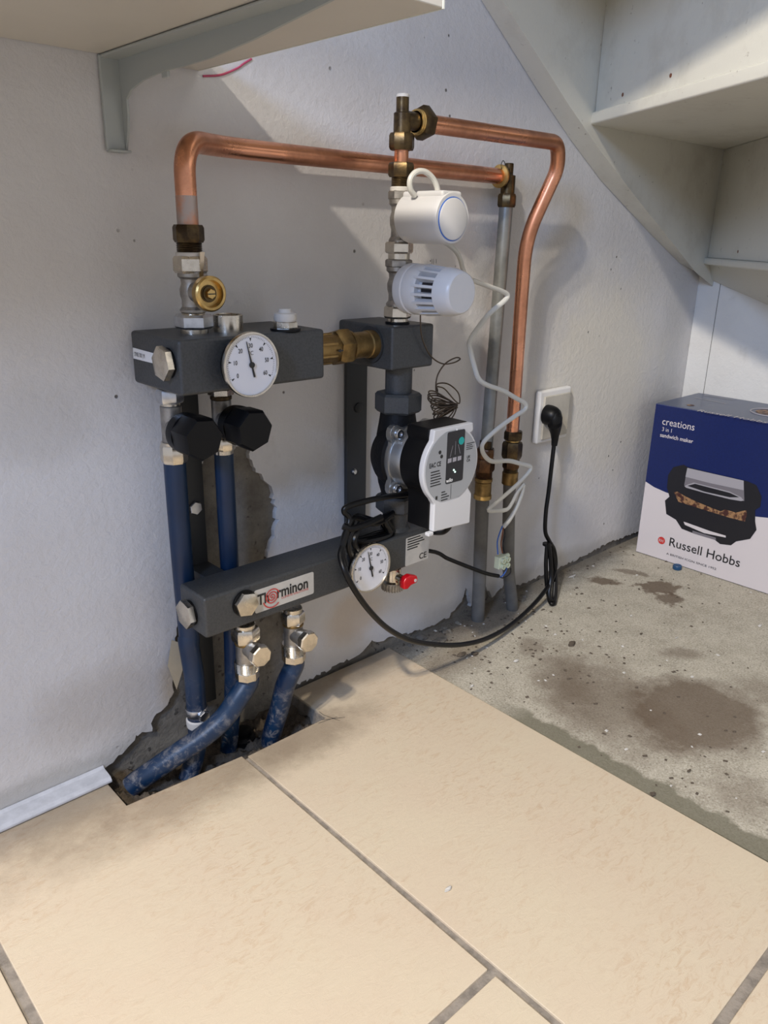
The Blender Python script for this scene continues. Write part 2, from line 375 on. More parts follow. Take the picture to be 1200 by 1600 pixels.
def stroke(mb, pts, w, nrm, th=.0003, k=None):
    """thin flat printed line"""
    pts = [Vector(p) for p in pts]; nrm = Vector(nrm)
    for a, b_ in zip(pts, pts[1:]):
        d = (b_-a).normalized(); s_ = d.cross(nrm)*w/2
        mb.add([a-s_+nrm*th, b_-s_+nrm*th, b_+s_+nrm*th, a+s_+nrm*th], [(0, 1, 2, 3)], k)
    return mb
XA, YA, ZA = Vector((1, 0, 0)), Vector((0, 1, 0)), Vector((0, 0, 1))
# ================================================================== setting
def jag(pts, step=.012, amp=.004):
    out = []
    for a, b_ in zip(pts, pts[1:]):
        a, b_ = Vector(a), Vector(b_); n = max(1, int((b_-a).length/step))
        for i in range(n):
            p = a.lerp(b_, i/n)
            if i or out: p = p+Vector((random.uniform(-amp, amp), 0, random.uniform(-amp, amp)))
            out.append(p)
    out.append(Vector(pts[-1])); return out
notch = [(.366, 0, -.02), (.372, 0, .008), (.392, 0, .018), (.408, 0, .025), (.420, 0, .044), (.448, 0, .038), (.453, 0, .062), (.480, 0, .072), (.494, 0, .115), (.486, 0, .141), (.505, 0, .19), (.515, 0, .24), (.535, 0, .42), (.587, 0, .475), (.648, 0, .462),
         (.652, 0, .43), (.688, 0, .386), (.697, 0, .33), (.690, 0, .312), (.676, 0, .27), (.697, 0, .20), (.712, 0, .10), (.722, 0, .03), (.735, 0, .004), (.80, 0, .008), (.88, 0, .014), (.91, 0, .032), (.935, 0, .018), (.96, 0, .02), (1.05, 0, .006), (1.13, 0, .008), (1.17, 0, .03), (1.185, 0, .06), (1.205, 0, .012), (1.25, 0, .045), (1.275, 0, .012), (1.33, 0, .03), (1.38, 0, .01), (1.6, 0, .012), (1.75, 0, .02), (2.04, 0, .014), (2.04, 0, -.02)]
skin = [Vector((-1.3, 0, -.02))]+jag(notch, .0065, .0036)[0:]+[Vector((2.04, 0, 1.7)), Vector((-1.3, 0, 1.7))]
wall = struct(MB().prism(skin, (0, .010, 0)).build('wall_back', 'wall', smooth=False))
struct(MB().box((-1.3, .0095, -.12), (2.2, .06, 1.7)).build('masonry', 'masonry', wall, smooth=False))
# the loose flap of paint at the broken edge
fl = MB(); w0 = W(262, 1035, -.004)
fl.add([W(268, 1000, -.001), W(262, 1040, -.010), W(276, 1078, -.008), W(286, 1045, -.018), W(283, 1005, -.012)], [(0, 1, 3, 4), (1, 2, 3)])
fo = fl.build('paint_flap', 'flap', wall); fo['label'] = 'curled flap of loose paint'
pm = MB().tube(smooth_path([W(*p, -.0008) for p in ((317, 119), (345, 117), (370, 107), (380, 100), (393, 92))]), .0014, 6).build('pencil_mark', 'pen', wall)
struct(MB().box((2.04, -2.0, -.12), (2.10, .0, 1.7)).build('wall_right', 'wall2', smooth=False))
rw = bpy.data.objects['wall_right']
MB().add([(2.0395, -.06, .0), (2.0395, -.0585, .0), (2.0395, -.0585, .9), (2.0395, -.06, .9)], [(0, 1, 2, 3)]).build('board_joint', 'greyplastic', rw)
# floor: slab + tiles + grout + dirt in the cut-out
slab = MB()
slab.box((.955, -2.2, -.12), (2.04, .0095, -.006))
floor = struct(slab.build('floor', 'concrete', smooth=False))
g = MB(); g.box((-1.3, -2.2, -.12), (.9495, -.108, -.0035)); g.box((-1.3, -.108, -.12), (.3605, .0, -.0035)); g.box((.7105, -.108, -.12), (.9495, .0, -.0035))
g.build('grout', 'grout', floor, smooth=False)
# uneven dirt bed in the cut-out
db = MB(); nx, ny = 60, 22; x0, x1, y0, y1 = .360, .712, -.1085, .0095
hgt = [[-.029+.012*math.sin(i*.7+j)*.5+random.uniform(-.005, .005)+.018*max(0, 1-i/12)*(j/ny) for i in range(nx+1)] for j in range(ny+1)]
db.add([(x0+(x1-x0)*i/nx, y0+(y1-y0)*j/ny, hgt[j][i]) for j in range(ny+1) for i in range(nx+1)], [(j*(nx+1)+i, j*(nx+1)+i+1, (j+1)*(nx+1)+i+1, (j+1)*(nx+1)+i) for j in range(ny) for i in range(nx)])
o = db.build('dirt_bed', 'dirt', floor); o['kind'] = 'stuff'
MB().box((.36, -.108, -.12), (.712, .0, -.06)).build('screed', 'dirt', floor, smooth=False)
gw = .006
def tile(loop): MB().prism([Vector((x, y, -.012)) for x, y in loop], (0, 0, .012)).build('tile', 'tile', floor, bevel=.0012, seg=2)
tile([(.361, -.0015), (.150, -.0015), (.150, -.606), (.543, -.606), (.546, -.101), (.361, -.088)])
tile([(.553, -.107), (.553, -.806), (.945, -.806), (.955, -.002), (.712, -.002), (.712, -.107)])
tile([(.138, -.0015), (-.25, -.0015), (-.25, -.606), (.138, -.606)])
tile([(.543, -.617), (.150, -.617), (.150, -1.22), (.543, -1.22)])
tile([(.553, -.818), (.553, -1.42), (.942, -1.42), (.942, -.818)])
tile([(.138, -.617), (-.25, -.617), (-.25, -1.22), (.138, -1.22)])
cm = MB(); stroke(cm, [(.735, -.128, .0003), (.700, -.108, .0003)], .0008, ZA); stroke(cm, [(.722, -.130, .0003), (.712, -.100, .0003), (.712, -.085, .0003)], .0008, ZA); stroke(cm, [(.726, -.118, .0003), (.690, -.112, .0003)], .0007, ZA); cm.build('cut_mark', 'darkgrey', floor, smooth=False)
# mortar smears along the wall foot on the bare slab, and grit
def lump(c, r, m, name, parent=None, flat=.5, n=8, seed=0):
    rnd = random.Random(seed); mb = MB(); bm = bmesh.new(); bmesh.ops.create_icosphere(bm, subdivisions=2, radius=1)
    ph = [rnd.uniform(0, 6) for _ in range(6)]
    for v in bm.verts:
        p = v.co; k = 1+.22*math.sin(p.x*3+ph[0])+.18*math.sin(p.y*4+ph[1])+.16*math.sin(p.z*5+ph[2])+rnd.uniform(-.1, .1)
        v.co = Vector((p.x*k*r[0], p.y*k*r[1], p.z*k*r[2]))
    mb.add([v.co+Vector(c) for v in bm.verts], [tuple(v.index for v in f.verts) for f in bm.faces]); bm.free(); return mb
fs = floor
for i in range(26):
    x = random.uniform(1.0, 1.36); y = random.uniform(-.05, -.004)
    if abs(x-1.189) < .03 or abs(x-1.27) < .03: continue
    s_ = random.uniform(.006, .016); o = lump((x, y, -.007), (s_, s_*.8, s_*.45), 'earth', 'mortar_crumb', seed=i).build('mortar_crumb', 'masonry', floor)
gr = MB()
rnd = random.Random(3)
for i in range(380):
    x = rnd.uniform(.97, 1.95) if i % 2 else rnd.uniform(.97, 1.35); y = -rnd.random()**1.6*(.75 if i % 3 else .3)-.004
    s_ = rnd.uniform(.0009, .0028); a = rnd.uniform(0, 3)
    c_ = Vector((x, y, -.0055)); u = Vector((math.cos(a), math.sin(a), 0))*s_*rnd.uniform(1, 1.8); v = Vector((-math.sin(a), math.cos(a), 0))*s_
    gr.add([c_-u-v, c_+u-v*.8, c_+u+v, c_-u*.7+v, c_+Vector((0, 0, s_))], [(0, 1, 4), (1, 2, 4), (2, 3, 4), (3, 0, 4)], 0 if rnd.random() < .86 else 1)
o = gr.build('floor_grit', ['earth', 'debris'], floor, smooth=False); o['kind'] = 'stuff'
for px, py, r in ((894, 1006, .011), (741, 1022, .009), (1002, 990, .004), (962, 987, .003), (722, 1022, .010), (1077, 1204, .004), (1020, 1241, .006)):
    p = G(px, py, -.004); tag(lump(p, (r, r*.6, r*.45), 'earth', 'x', seed=px).build('dirt_clod', 'earth'), {894: 'largest dark curled dirt clod in the middle of the bare concrete', 741: 'brown dirt clod on the concrete beside the cable, nearer the socket of two',
        1002: 'tiny dark crumb on the bare concrete to the right of the curled clod', 962: 'tiny dark crumb on the bare concrete just above the curled clod', 722: 'brown dirt clod on the concrete below the cable, nearest the large tile',
        1077: 'tiny dark crumb on the near side of the big oil stain', 1020: 'small dark crumb near the tile edge at the lower right'}[px], 'debris')
for px, py, r, lb in ((1188, 977, .008, 'white plaster flake on the concrete at the far right edge'), (1057, 996, .005, 'small white plaster flake on the concrete below the printed carton'), (807, 1032, .008, 'long white plaster flake on the concrete under the cable shadow'), (895, 900, .011, 'long white plaster flake beside the hanging cable loop'), (986, 962, .005, 'white plaster flake in the middle of the concrete'), (737, 1072, .005, 'small white flake on the concrete near the tile edge'), (700, 1389, .007, 'white plaster crumb lying on the large right-hand tile')):
    z = .002 if px == 700 else -.004; p = G(px, py, z)
    tag(lump(p, (r, r*.35, .002), 'debris', 'x', seed=px).build('plaster_flake', 'debris'), lb, 'debris')
# plastic strip at the foot of the wall
st = MB(); prof = [(0, 0), (-.026, 0), (-.029, .002), (-.029, .006), (-.024, .010), (-.005, .012), (0, .016)]
xa, xb = -.6, .367
st.prism([Vector((xa, a-.0008, b_+.0005)) for a, b_ in prof], (xb-xa, 0, 0)); so = struct(st.build('baseboard_left', 'trunk', bevel=.0008, seg=1))
# ================================================================== stairs
stair = thing('staircase', 'cream painted underside of a winding staircase at the upper right', 'staircase', (1.6, -.04, .9))
low = [W(*p, -.0015) for p in ((560, -330), (660, -150), (752, 0), (840, 141), (890, 216), (939, 282), (1017, 366), (1062, 411), (1080, 421), (1102, 433))]+[Vector((2.0385, -.0015, .690))]
inn = [W(*p, -.040) for p in ((610, -330), (705, -140), (785, 0), (840, 87), (890, 166), (938, 236), (1003, 320), (1048, 376), (1066, 399), (1086, 424))]+[Vector((2.0385, -.040, .668))]
s1 = MB(); top = [Vector((2.037, 0, 1.6)), Vector((1.0, 0, 1.6))]
n = len(low); vs = low+inn+[Vector((p.x, -.0015, 1.6)) for p in low]+[Vector((p.x, -.040, 1.6)) for p in inn]
fsx = []
for i in range(n-1):
    fsx += [(i, i+1, n+i+1, n+i), (n+i, n+i+1, 3*n+i+1, 3*n+i), (i, 2*n+i, 2*n+i+1, i+1)]
fsx += [(0, n, 3*n, 2*n), (n-1, 2*n+n-1, 3*n+n-1, n+n-1)]
s1.add(vs, fsx); s1.build('stringer', 'stairs', stair, ang=50)
def vboard(name, a, b_, z0, z1, th, m='stairs', ext=0):
    a, b_ = Vector((*a, 0)), Vector((*b_, 0)); d = (b_-a).normalized(); nn = Vector((d.y, -d.x, 0))*th
    loop = [a, b_, b_+nn, a+nn]
    return MB().prism([p+Vector((0, 0, z0)) for p in loop], (0, 0, z1-z0)).build(name, m, stair, bevel=.002, seg=2)
r1a = Vector((1.432, -.041)); r1b = Vector((1.187, -.47)); d1 = (r1b-r1a).normalized(); r1e = r1a+d1*1.1
vboard('riser', r1a, r1e, 1.004, 1.62, -.022)
r2a = Vector((1.985, -.041)); r2b = Vector((1.715, -.30)); d2 = (r2b-r2a).normalized(); r2e = r2a+d2*1.1
r2t = Vector((1.960, -.041))
vboard('riser', r2a, r2e, .738, .984, -.022)
def hboard(name, loop, z, th): return MB().prism([Vector((p[0], p[1], z)) for p in loop], (0, 0, th)).build(name, 'stairs', stair, bevel=.004, seg=2)
n1 = Vector((d1.y, -d1.x)); n2 = Vector((d2.y, -d2.x))
r0a = Vector((.985, -.041)); r0e = Vector((.72, -1.02)); vboard('riser', r0a, r0e, 1.275, 1.62, -.022)  # unseen upper riser and tread, added for the shade on the riser below
hboard('tread', [r0a, r0e, r1e, Vector((1.47, -.041))], 1.255, .020)
hboard('tread', [r1a+n1*.008, r1e+n1*.008, r2e-n2*.03+Vector((0, 0)), Vector((2.03, -.041))], .984, .022)
hboard('tread', [r2a+n2*.010, r2e+n2*.010, Vector((2.034, -1.0)), Vector((2.034, -.041))], .722, .016)
# board closing the corner under the lowest tread
c0 = [Vector((2.000, -.042, .722)), Vector((2.034, -.030, .686)), Vector((2.034, -.19, .632)), Vector((2.034, -.60, .49)), Vector((1.62, -.60, .722))]
MB().prism(c0, Vector((.012, .012, .014))).build('soffit_panel', 'stairs', stair)
for px, py in ((973, 148), (1048, 118), (1153, 393)):
    d = d1 if px < 1100 else d2; a = r1a if px < 1100 else r2a
    rr = ray(px, py); nn = Vector((d.y, -d.x, 0)); A3 = Vector((a.x, a.y, 0)); t = (A3-CAM).dot(nn)/rr.dot(nn); p = CAM+rr*t
    MB().lathe(p-nn*.001 if nn.dot(rr) < 0 else p+nn*0, nn if nn.dot(rr) < 0 else -nn, [(.0035, -.002), (.0035, .0014)], 8).build('nail_hole', 'brown', stair)
# ================================================================== shelf and bracket
sh = thing('shelf', 'white laminate shelf board overhead at the upper left', 'shelf', (0, -.2, .97))
MB().box((-1.25, -.432, .970), (.592, -.0015, .992)).build('board', 'shelfw', sh, bevel=.0015, seg=2)
MB().box((.5915, -.4325, .9698), (.5935, -.001, .9922)).build('edge_band', 'shelfedge', sh)
sh2 = thing('shelf', 'unseen white laminate board added above the frame to shade the upper wall', 'shelf', (0, -.25, 1.6))
MB().box((-1.25, -.525, 1.600), (.592, -.0015, 1.622)).build('board', 'shelfw', sh2, bevel=.0015, seg=2)  # board added out of view, its depth set to keep lamplight off the upper wall
br = thing('shelf_bracket', 'grey metal angle bracket screwed to the wall under the shelf', 'bracket', (.468, 0, .90))
bx = .4845
MB().box((.458, -.007, .866), (.4835, -.0012, .9692)).build('wall_plate', 'bracket', br, bevel=.0015)
def by(px, py): p = X(px, py, bx); return p
out = [(171, 88), (176, 112), (172, 140), (184, 170), (184, 232), (196, 236), (203, 205), (203, 180), (201, 155), (208, 140), (228, 125), (258, 112), (290, 104), (330, 92), (400, 62), (470, 27), (540, -8), (610, -40)]
lp = [by(*p) for p in out]
for q in lp: q.y = min(q.y, -.0072)
lp = [Vector((bx, -.0072, .9692))]+lp[1:]+[Vector((bx, -.405, .9692))]
lp = [q for q in lp if q.z <= .9693]
MB().prism(lp, (-.003, 0, 0)).build('arm_web', 'bracket', br)
MB().box((.459, -.405, .9660), (.4845, -.0072, .9692)).build('arm_flange', 'bracket', br, bevel=.0008, seg=1)
pp = [(.4845, -.105, .944), (.4870, -.110, .958)]
MB().box((.4840, -.118, .936), (.4880, -.104, .960)).build('embossed_rib', 'bracket', br, bevel=.0018)
MB().lathe(X(182, 123, bx+.0003), XA, [(.003, -.001), (.0015, .0008)], 12).build('rivet', 'darkgrey', br)
MB().box((.460, -.017, .8645), (.4845, -.0012, .8675)).build('toe_lip', 'bracket', br, bevel=.0008)
# ================================================================== upper manifold
um = thing('upper_manifold', 'dark grey hammered steel manifold block with dial, left of the brass coupling', 'manifold', (.575, -.075, .584))
MB().box((.464, -.139, .5845), (.687, -.012, .6525)).build('block', 'grey', um, bevel=.0045)
e = MB(); c = X(264, 567, .464); e.lathe((.464, c.y, c.z), -XA, [(.0185, 0), (.0185, .003)], 24); o = e.build('seal_ring', 'blackp', um)
MB().hexn((.461, c.y, c.z), -XA, .0215, .010, .3, .1).build('end_plug', 'nickel', um)
MB().prism([X(*p, .4638) for p in ((208, 543), (244, 553), (245, 569), (209, 560))], (-.0005, 0, 0)).build('sticker', 'whitesticker', um)
text('STNEI 300 | M', .0080, X(210, 556, .4630), -YA, ZA, 'print', um, sx=.62)
zt = .6525
p = G(357, 517, zt)
MB().lathe((p.x, p.y, zt), ZA, [(.0195, 0), (.0195, .021), (.0180, .0215), (.0170, .0205), (.0170, .006), (.001, .006)], 32).build('chrome_cup', 'nickel', um)
p = G(446, 516, zt)
v = MB(); v.lathe((p.x, p.y, zt), ZA, [(.0205, 0), (.0205, .003), (.017, .0035)], 24); v.build('gasket', 'blackp', um)
MB().hexn((p.x, p.y, zt+.003), ZA, .0165, .009, .2).build('vent_base', 'nickel', um)
MB().lathe((p.x, p.y, zt+.012), ZA, [(.0140, 0), (.0155, .003), (.0150, .010), (.009, .0115), (.008, .016), (.0, .017)], 20).build('vent_cap', 'ptfe', um)
# ================================================================== junction block, coupling
jb = thing('junction_block', 'dark grey square steel block above the pump', 'manifold', (.858, -.075, .582))
MB().box((.816, -.139, .5815), (.906, -.012, .6475)).build('block', 'grey', jb, bevel=.0045)
MB().lathe((.816, -.092, .617), -XA, [(.028, -.0005), (.028, .003), (.0225, .003), (.0225, -.0005)], 36).build('port_ring', 'darkgrey', jb)
MB().lathe((.862, -.107, .5825), -ZA, [(.0215, 0), (.0215, .046), (.020, .047)], 36).build('outlet_tube', 'grey', jb)
cp = thing('brass_coupling', 'dull brass union coupling between the manifold block and the junction block', 'fitting', (.75, -.1, .617))
yc, zc = -.097, .6185
MB().lathe((.687, yc, zc), XA, [(.018, 0), (.018, .004), (.0215, .006), (.0215, .050), (.019, .055)], 36).build('barrel', 'brass_dull', cp)
b_ = MB()
for i in range(7):
    a = i*math.pi/3.5; b_.lathe((.694, yc+math.cos(a)*.0205, zc+math.sin(a)*.0205), XA, [(.003, 0), (.003, .035)], 6)
b_.build('grip_rib', 'brass_dull', cp)
MB().hexn((.737, yc, zc), XA, .0275, .026, .25, .18).build('union_nut', 'brass_dull', cp)
MB().lathe((.763, yc, zc), XA, [(.0235, 0), (.0235, .004), (.0195, .006), (.0195, .036), (.021, .038), (.021, .052)], 32).build('threaded_tail', 'brass_dull', cp)
q = W(532, 548, yc-.0235); MB().prism([q+Vector(k) for k in ((-.005, 0, 0), (0, 0, -.0028), (0, 0, -.001), (.005, 0, -.001), (.005, 0, .001), (0, 0, .001), (0, 0, .0028))], (0, -.0008, 0)).build('flow_arrow', 'print', cp)
# ================================================================== stack on the left of the manifold
def stack(name, label, cat, x, y, items, base_py):
    t = thing(name, label, cat, (x, y, ZV(base_py, x, y)))
    for it in items:
        kind, py0, py1, wpx, m, nm = it[:6]; extra = it[6] if len(it) > 6 else {}
        z1, z0 = ZV(py0, x, y), ZV(py1, x, y); v = ROT.transposed() @ (Vector((x, y, (z0+z1)/2))-CAM); r = wpx/2*(-v.z)/F_PX; h = z1-z0
        mb = MB()
        if kind == 'cyl': c = min(.0012, h*.2); mb.lathe((x, y, z0), ZA, [(r-c, 0), (r, c), (r, h-c), (r-c, h)], 32)
        elif kind == 'hex': mb.hexn((x, y, z0), ZA, r*1.06, h, extra.get('rot', .25), .16)
        elif kind == 'oct': mb.hexn((x, y, z0), ZA, r*1.03, h, extra.get('rot', .2), .16, 8)
        elif kind == 'thread':
            k = max(3, int(h/.0022)); pr = []
            for i in range(k): pr += [(r*.94, h*i/k), (r, h*(i+.5)/k)]
            mb.lathe((x, y, z0), ZA, pr+[(r*.94, h)], 32)
        elif kind == 'body':
            mb.lathe((x, y, z0), ZA, [(r*1.08, 0), (r*1.10, h*.06), (r*.9, h*.14), (r*.88, h*.3), (r*1.0, h*.42), (r*1.02, h*.58), (r*.86, h*.72), (r*.9, h*.84), (r*1.12, h*.90), (r*1.12, h)], 36)
        mb.build(nm, m, t, ang=28)
    return t
x, y = .521, -.078
sv = stack('shutoff_valve', 'nickel shutoff valve with small brass handwheel on the left of the manifold block', 'valve', x, y, [
    ('oct', 351, 379, 47, 'brass_old', 'compression_nut'), ('thread', 379, 396, 40, 'brass_old', 'threaded_collar'), ('cyl', 394, 401, 43, 'ptfe', 'thread_tape'),
    ('hex', 400, 427, 50, 'nickel', 'hexagon_head', {'rot': .55}), ('body', 426, 487, 37, 'nickel_dull', 'body'), ('thread', 484, 493, 38, 'nickel', 'threaded_neck'),
    ('hex', 491, 513, 56, 'steel', 'union_nut', {'rot': .52}), ('cyl', 512, 522, 43, 'nickel', 'base_collar'), ('cyl', 521, 525, 46, 'blackp', 'seal_ring')], 525)
zw = .7035; 
MB().lathe((x, y-.012, zw), -YA, [(.013, 0), (.012, .012), (.010, .022)], 24).build('side_branch', 'nickel_dull', sv)
xw = .521
MB().lathe((xw, -.112, zw), -YA, [(.014, 0), (.0205, .001), (.0215, .003), (.0215, .012), (.0195, .014), (.0165, .0135), (.0155, .006), (.001, .006)], 36).build('handwheel', 'brass', sv)
MB().lathe((xw, -.112-.006, zw), -YA, [(.0105, 0), (.0105, .0015), (.009, .0015), (.009, .003)], 32).build('spindle_ring', 'brass_old', sv)
MB().hexn((xw, -.112-.0055, zw), -YA, .0065, .008, .1).build('spindle', 'brass', sv)
MB().box((xw-.0045, -.1268, zw-.0006), (xw+.0045, -.1254, zw+.0006)).build('spindle_slot', 'print', sv)
for s_ in (-1,): MB().prism([Vector((x+.002, y-.017, .722)), Vector((x+.006, y-.019, .722)), Vector((x+.006, y-.026, .752)), Vector((x+.001, y-.024, .752))], (0, .004, 0)).build('lever_tab', 'nickel', sv)
# ================================================================== stack on the junction block
x2, y2 = .853, -.110
vb = stack('lower_thermostatic_valve', 'matt nickel valve body standing on the junction block behind the slotted thermostat head', 'valve', x2, y2, [
    ('hex', 405, 418, 40, 'nickel_dull', 'top_collar', {'rot': .3}), ('body', 417, 478, 34, 'nickel_dull', 'body'), ('hex', 478, 497, 41, 'nickel', 'union_nut', {'rot': .45}), ('cyl', 496, 503, 33, 'nickel', 'base_collar'), ('cyl', 502, 506, 38, 'blackp', 'seal_ring')], 506)
va = stack('upper_thermostatic_valve', 'matt nickel valve body with white thread tape behind the smooth white actuator', 'valve', x2, y2, [
    ('cyl', 292, 300, 33, 'ptfe', 'thread_tape'), ('hex', 298, 313, 36, 'nickel_dull', 'top_collar', {'rot': .3}), ('body', 312, 379, 31, 'nickel_dull', 'body'), ('hex', 378, 396, 42, 'nickel', 'union_nut', {'rot': .45}), ('cyl', 395, 406, 34, 'nickel', 'joint_ring')], 406)
for t, pz in ((vb, .699), (va, .798)):
    MB().lathe((x2, y2-.010, pz), -YA, [(.0135, 0), (.0135, .022)], 24).build('head_connection', 'nickel_dull', t)
ba = stack('brass_adapter', 'small aged brass compression adapter below the short copper stub', 'fitting', x2, y2, [
    ('hex', 254, 277, 38, 'brass_old', 'compression_nut', {'rot': .2}), ('thread', 276, 294, 30, 'brass_old', 'threaded_tail')], 294)
cs = stack('copper_stub', 'short upright copper stub between two brass nuts', 'pipe', x2, y2, [('cyl', 230, 256, 22.5, 'copper', 'tube')], 256)
te = stack('brass_tee', 'aged brass elbow fitting splashed with white paint at the top of the valve stack', 'fitting', x2, y2, [
    ('oct', 208, 235, 39, 'brass_old', 'compression_nut'), ('cyl', 176, 209, 27, 'brass_old', 'body'), ('cyl', 150, 180, 20, 'brass_old', 'closed_stub'), ('cyl', 147, 153, 20.5, 'ptfe', 'paint_splash')], 235)
zb = W(650, 188, y2).z-.002
MB().lathe((x2+.004, y2, zb), XA, [(.0125, 0), (.0125, .022), (.0145, .022), (.0145, .030)], 28).build('side_branch', 'brass_old', te)
MB().hexn((x2+.032, y2, zb), XA, .0235, .020, .25, .2).build('side_nut', 'brass_old', te)
MB().lathe((x2+.026, y2, zb), XA, [(.0165, 0), (.0175, .002), (.0165, .004), (.0175, .006)], 28).build('compression_ring', 'brass', te)
# ================================================================== copper pipes
r_c = .0130
zu = W(865, 218, y2).z
cr = thing('copper_pipe', 'long copper pipe bending down on the right beside the grey riser', 'pipe', (1.215, -.06, .4))
e0 = Vector((x2+.050, y2, zb)); xr = 1.222
pts = fillet([e0, (xr+.004, y2, zu-.004), W(872, 262, y2+.006), W(822, 372, -.066), Vector((1.220, -.062, .66)), Vector((1.226, -.060, .398))], [.045, .03, .045, .05], 10)
MB().tube(pts, r_c*.98, 24).build('tube', 'copper', cr)
cl = thing('copper_pipe', 'long copper pipe arching from the left shutoff valve behind the valve stack', 'pipe', (.521, -.078, .78))
zl = .879
pts = fillet([(x, y, ZV(352, x, y)), (x, y, zl), (.600, -.036, zl+.001), (.70, -.032, zl+.0005), (1.168, -.031, .878)], [.058, .05, .05], 12)
MB().tube(pts, r_c, 28).build('tube', 'copper', cl)
MB().lathe((x, y, ZV(352, x, y)), ZA, [(r_c*1.012, 0), (r_c*1.012, .020), (r_c*1.005, .034)], 28, cap=False).build('solder_smear', 'solder', cl)
# ================================================================== grey risers with fittings
gx, gy = 1.192, -.031
gl = thing('grey_riser_pipe', 'thin grey steel pipe running up the wall beneath the tee with wire loop', 'pipe', (1.19, gy, .40))
MB().tube([(1.183, gy, ZV(705, 1.183, gy)), (1.195, gy, ZV(318, 1.195, gy))], .0125, 20).build('tube', 'greypipe', gl)
gt = stack('brass_tee', 'aged brass elbow fitting with wire loop on top of the thin grey riser', 'fitting', 1.196, gy, [
    ('oct', 303, 324, 29, 'brass_old', 'compression_nut'), ('cyl', 274, 304, 22, 'brass_old', 'body'), ('cyl', 255, 276, 14, 'brass_old', 'closed_stub')], 324)
MB().lathe((1.196, gy, .878), -XA, [(.010, 0), (.010, .012), (.0125, .012), (.0125, .016)], 24).build('side_branch', 'brass_old', gt)
MB().hexn((1.183, gy, .878), -XA, .0185, .010, .2, .2).build('side_nut', 'brass_old', gt)
MB().lathe((1.174, gy, .878), -XA, [(.0195, 0), (.0195, .004), (.015, .006)], 28).build('compression_ring', 'brass', gt)
MB().tube(smooth_path([W(*p, gy-.006) for p in ((784, 265), (783, 258), (786, 251), (789, 256), (787, 266))], 6), .0007, 6).build('wire_loop', 'darkgrey', gt)
lx = 1.181
bl = stack('brass_coupler', 'stout aged brass coupler on the left grey riser, partly behind the pump', 'fitting', lx, gy, [
    ('cyl', 688, 702, 20, 'brass_old', 'nozzle'), ('oct', 700, 716, 28, 'brass_red', 'top_nut'), ('hex', 716, 736, 30, 'brass_red', 'hexagon_body', {'rot': .2}), ('thread', 736, 748, 26, 'brass_red', 'threaded_collar'), ('cyl', 746, 752, 28, 'brass_dull', 'bead'), ('cyl', 752, 773, 26, 'brass_dull', 'sleeve'), ('cyl', 772, 779, 28, 'brass', 'end_ring')], 779)
xq, yq = 1.229, -.060
brc = stack('brass_coupler', 'aged brass coupler joining the right copper pipe to a grey sleeve', 'fitting', xq, yq, [
    ('oct', 673, 687, 29, 'brass_old', 'compression_nut'), ('cyl', 686, 690, 22, 'brass', 'compression_ring'), ('hex', 690, 716, 30, 'brass_old', 'hexagon_body', {'rot': .2}), ('oct', 716, 731, 27, 'brass_red', 'lower_nut'), ('thread', 730, 738, 23, 'brass_old', 'threaded_collar'), ('cyl', 737, 756, 25, 'brass_dull', 'sleeve')], 756)
s1_ = thing('grey_floor_pipe', 'straight grey plastic sleeve entering the floor behind the pump', 'pipe', (1.189, gy, 0))
MB().tube([(lx, gy, ZV(776, lx, gy)), (1.187, gy, .12), (1.192, gy, -.010)], .0140, 20).build('tube', 'greyplastic', s1_)
s2_ = thing('grey_floor_pipe', 'curved grey plastic sleeve entering the floor next to the power cable', 'pipe', (1.29, -.05, 0))
MB().tube(smooth_path([(xq, yq, ZV(754, xq, yq)), (xq+.012, yq+.002, .19), (xq+.030, yq+.008, .10), (xq+.055, yq+.012, .02), (xq+.062, yq+.013, -.010)], 6), .0130, 20).build('tube', 'greyplastic', s2_)
# ================================================================== mounting rails
rl = thing('mounting_rail', 'dark grey flat mounting rail between the two blue pipes', 'rail', (.54, -.01, .1))
MB().box((.5235, -.012, .055), (.558, -.004, .584)).build('rail', 'darkgrey', rl, bevel=.001)
MB().box((.5235, -.074, .262), (.558, -.011, .300)).build('stand_off', 'darkgrey', rl, bevel=.001)
p = W(300, 794, -.012); MB().hexn((.541, -.0118, p.z), -YA, .0105, .006, .1, .25).build('bolt', 'steel', rl)
rr_ = thing('mounting_rail', 'dark grey flat mounting rail to the left of the pump', 'rail', (.862, -.01, .3))
MB().box((.8355, -.012, .262), (.880, -.004, .584)).build('rail', 'darkgrey', rr_, bevel=.001)
MB().box((.8355, -.074, .262), (.880, -.011, .300)).build('stand_off', 'darkgrey', rr_, bevel=.001)
for px, py, r in ((560, 637, .0085), (553, 737, .0055)):
    p = W(px, py, -.012); mb = MB(); mb.lathe((p.x, -.0118, p.z), -YA, [(r, 0), (r, .0025), (r*.6, .004)], 20); mb.build('bolt', 'darkgrey' if r > .007 else 'steel', rr_)
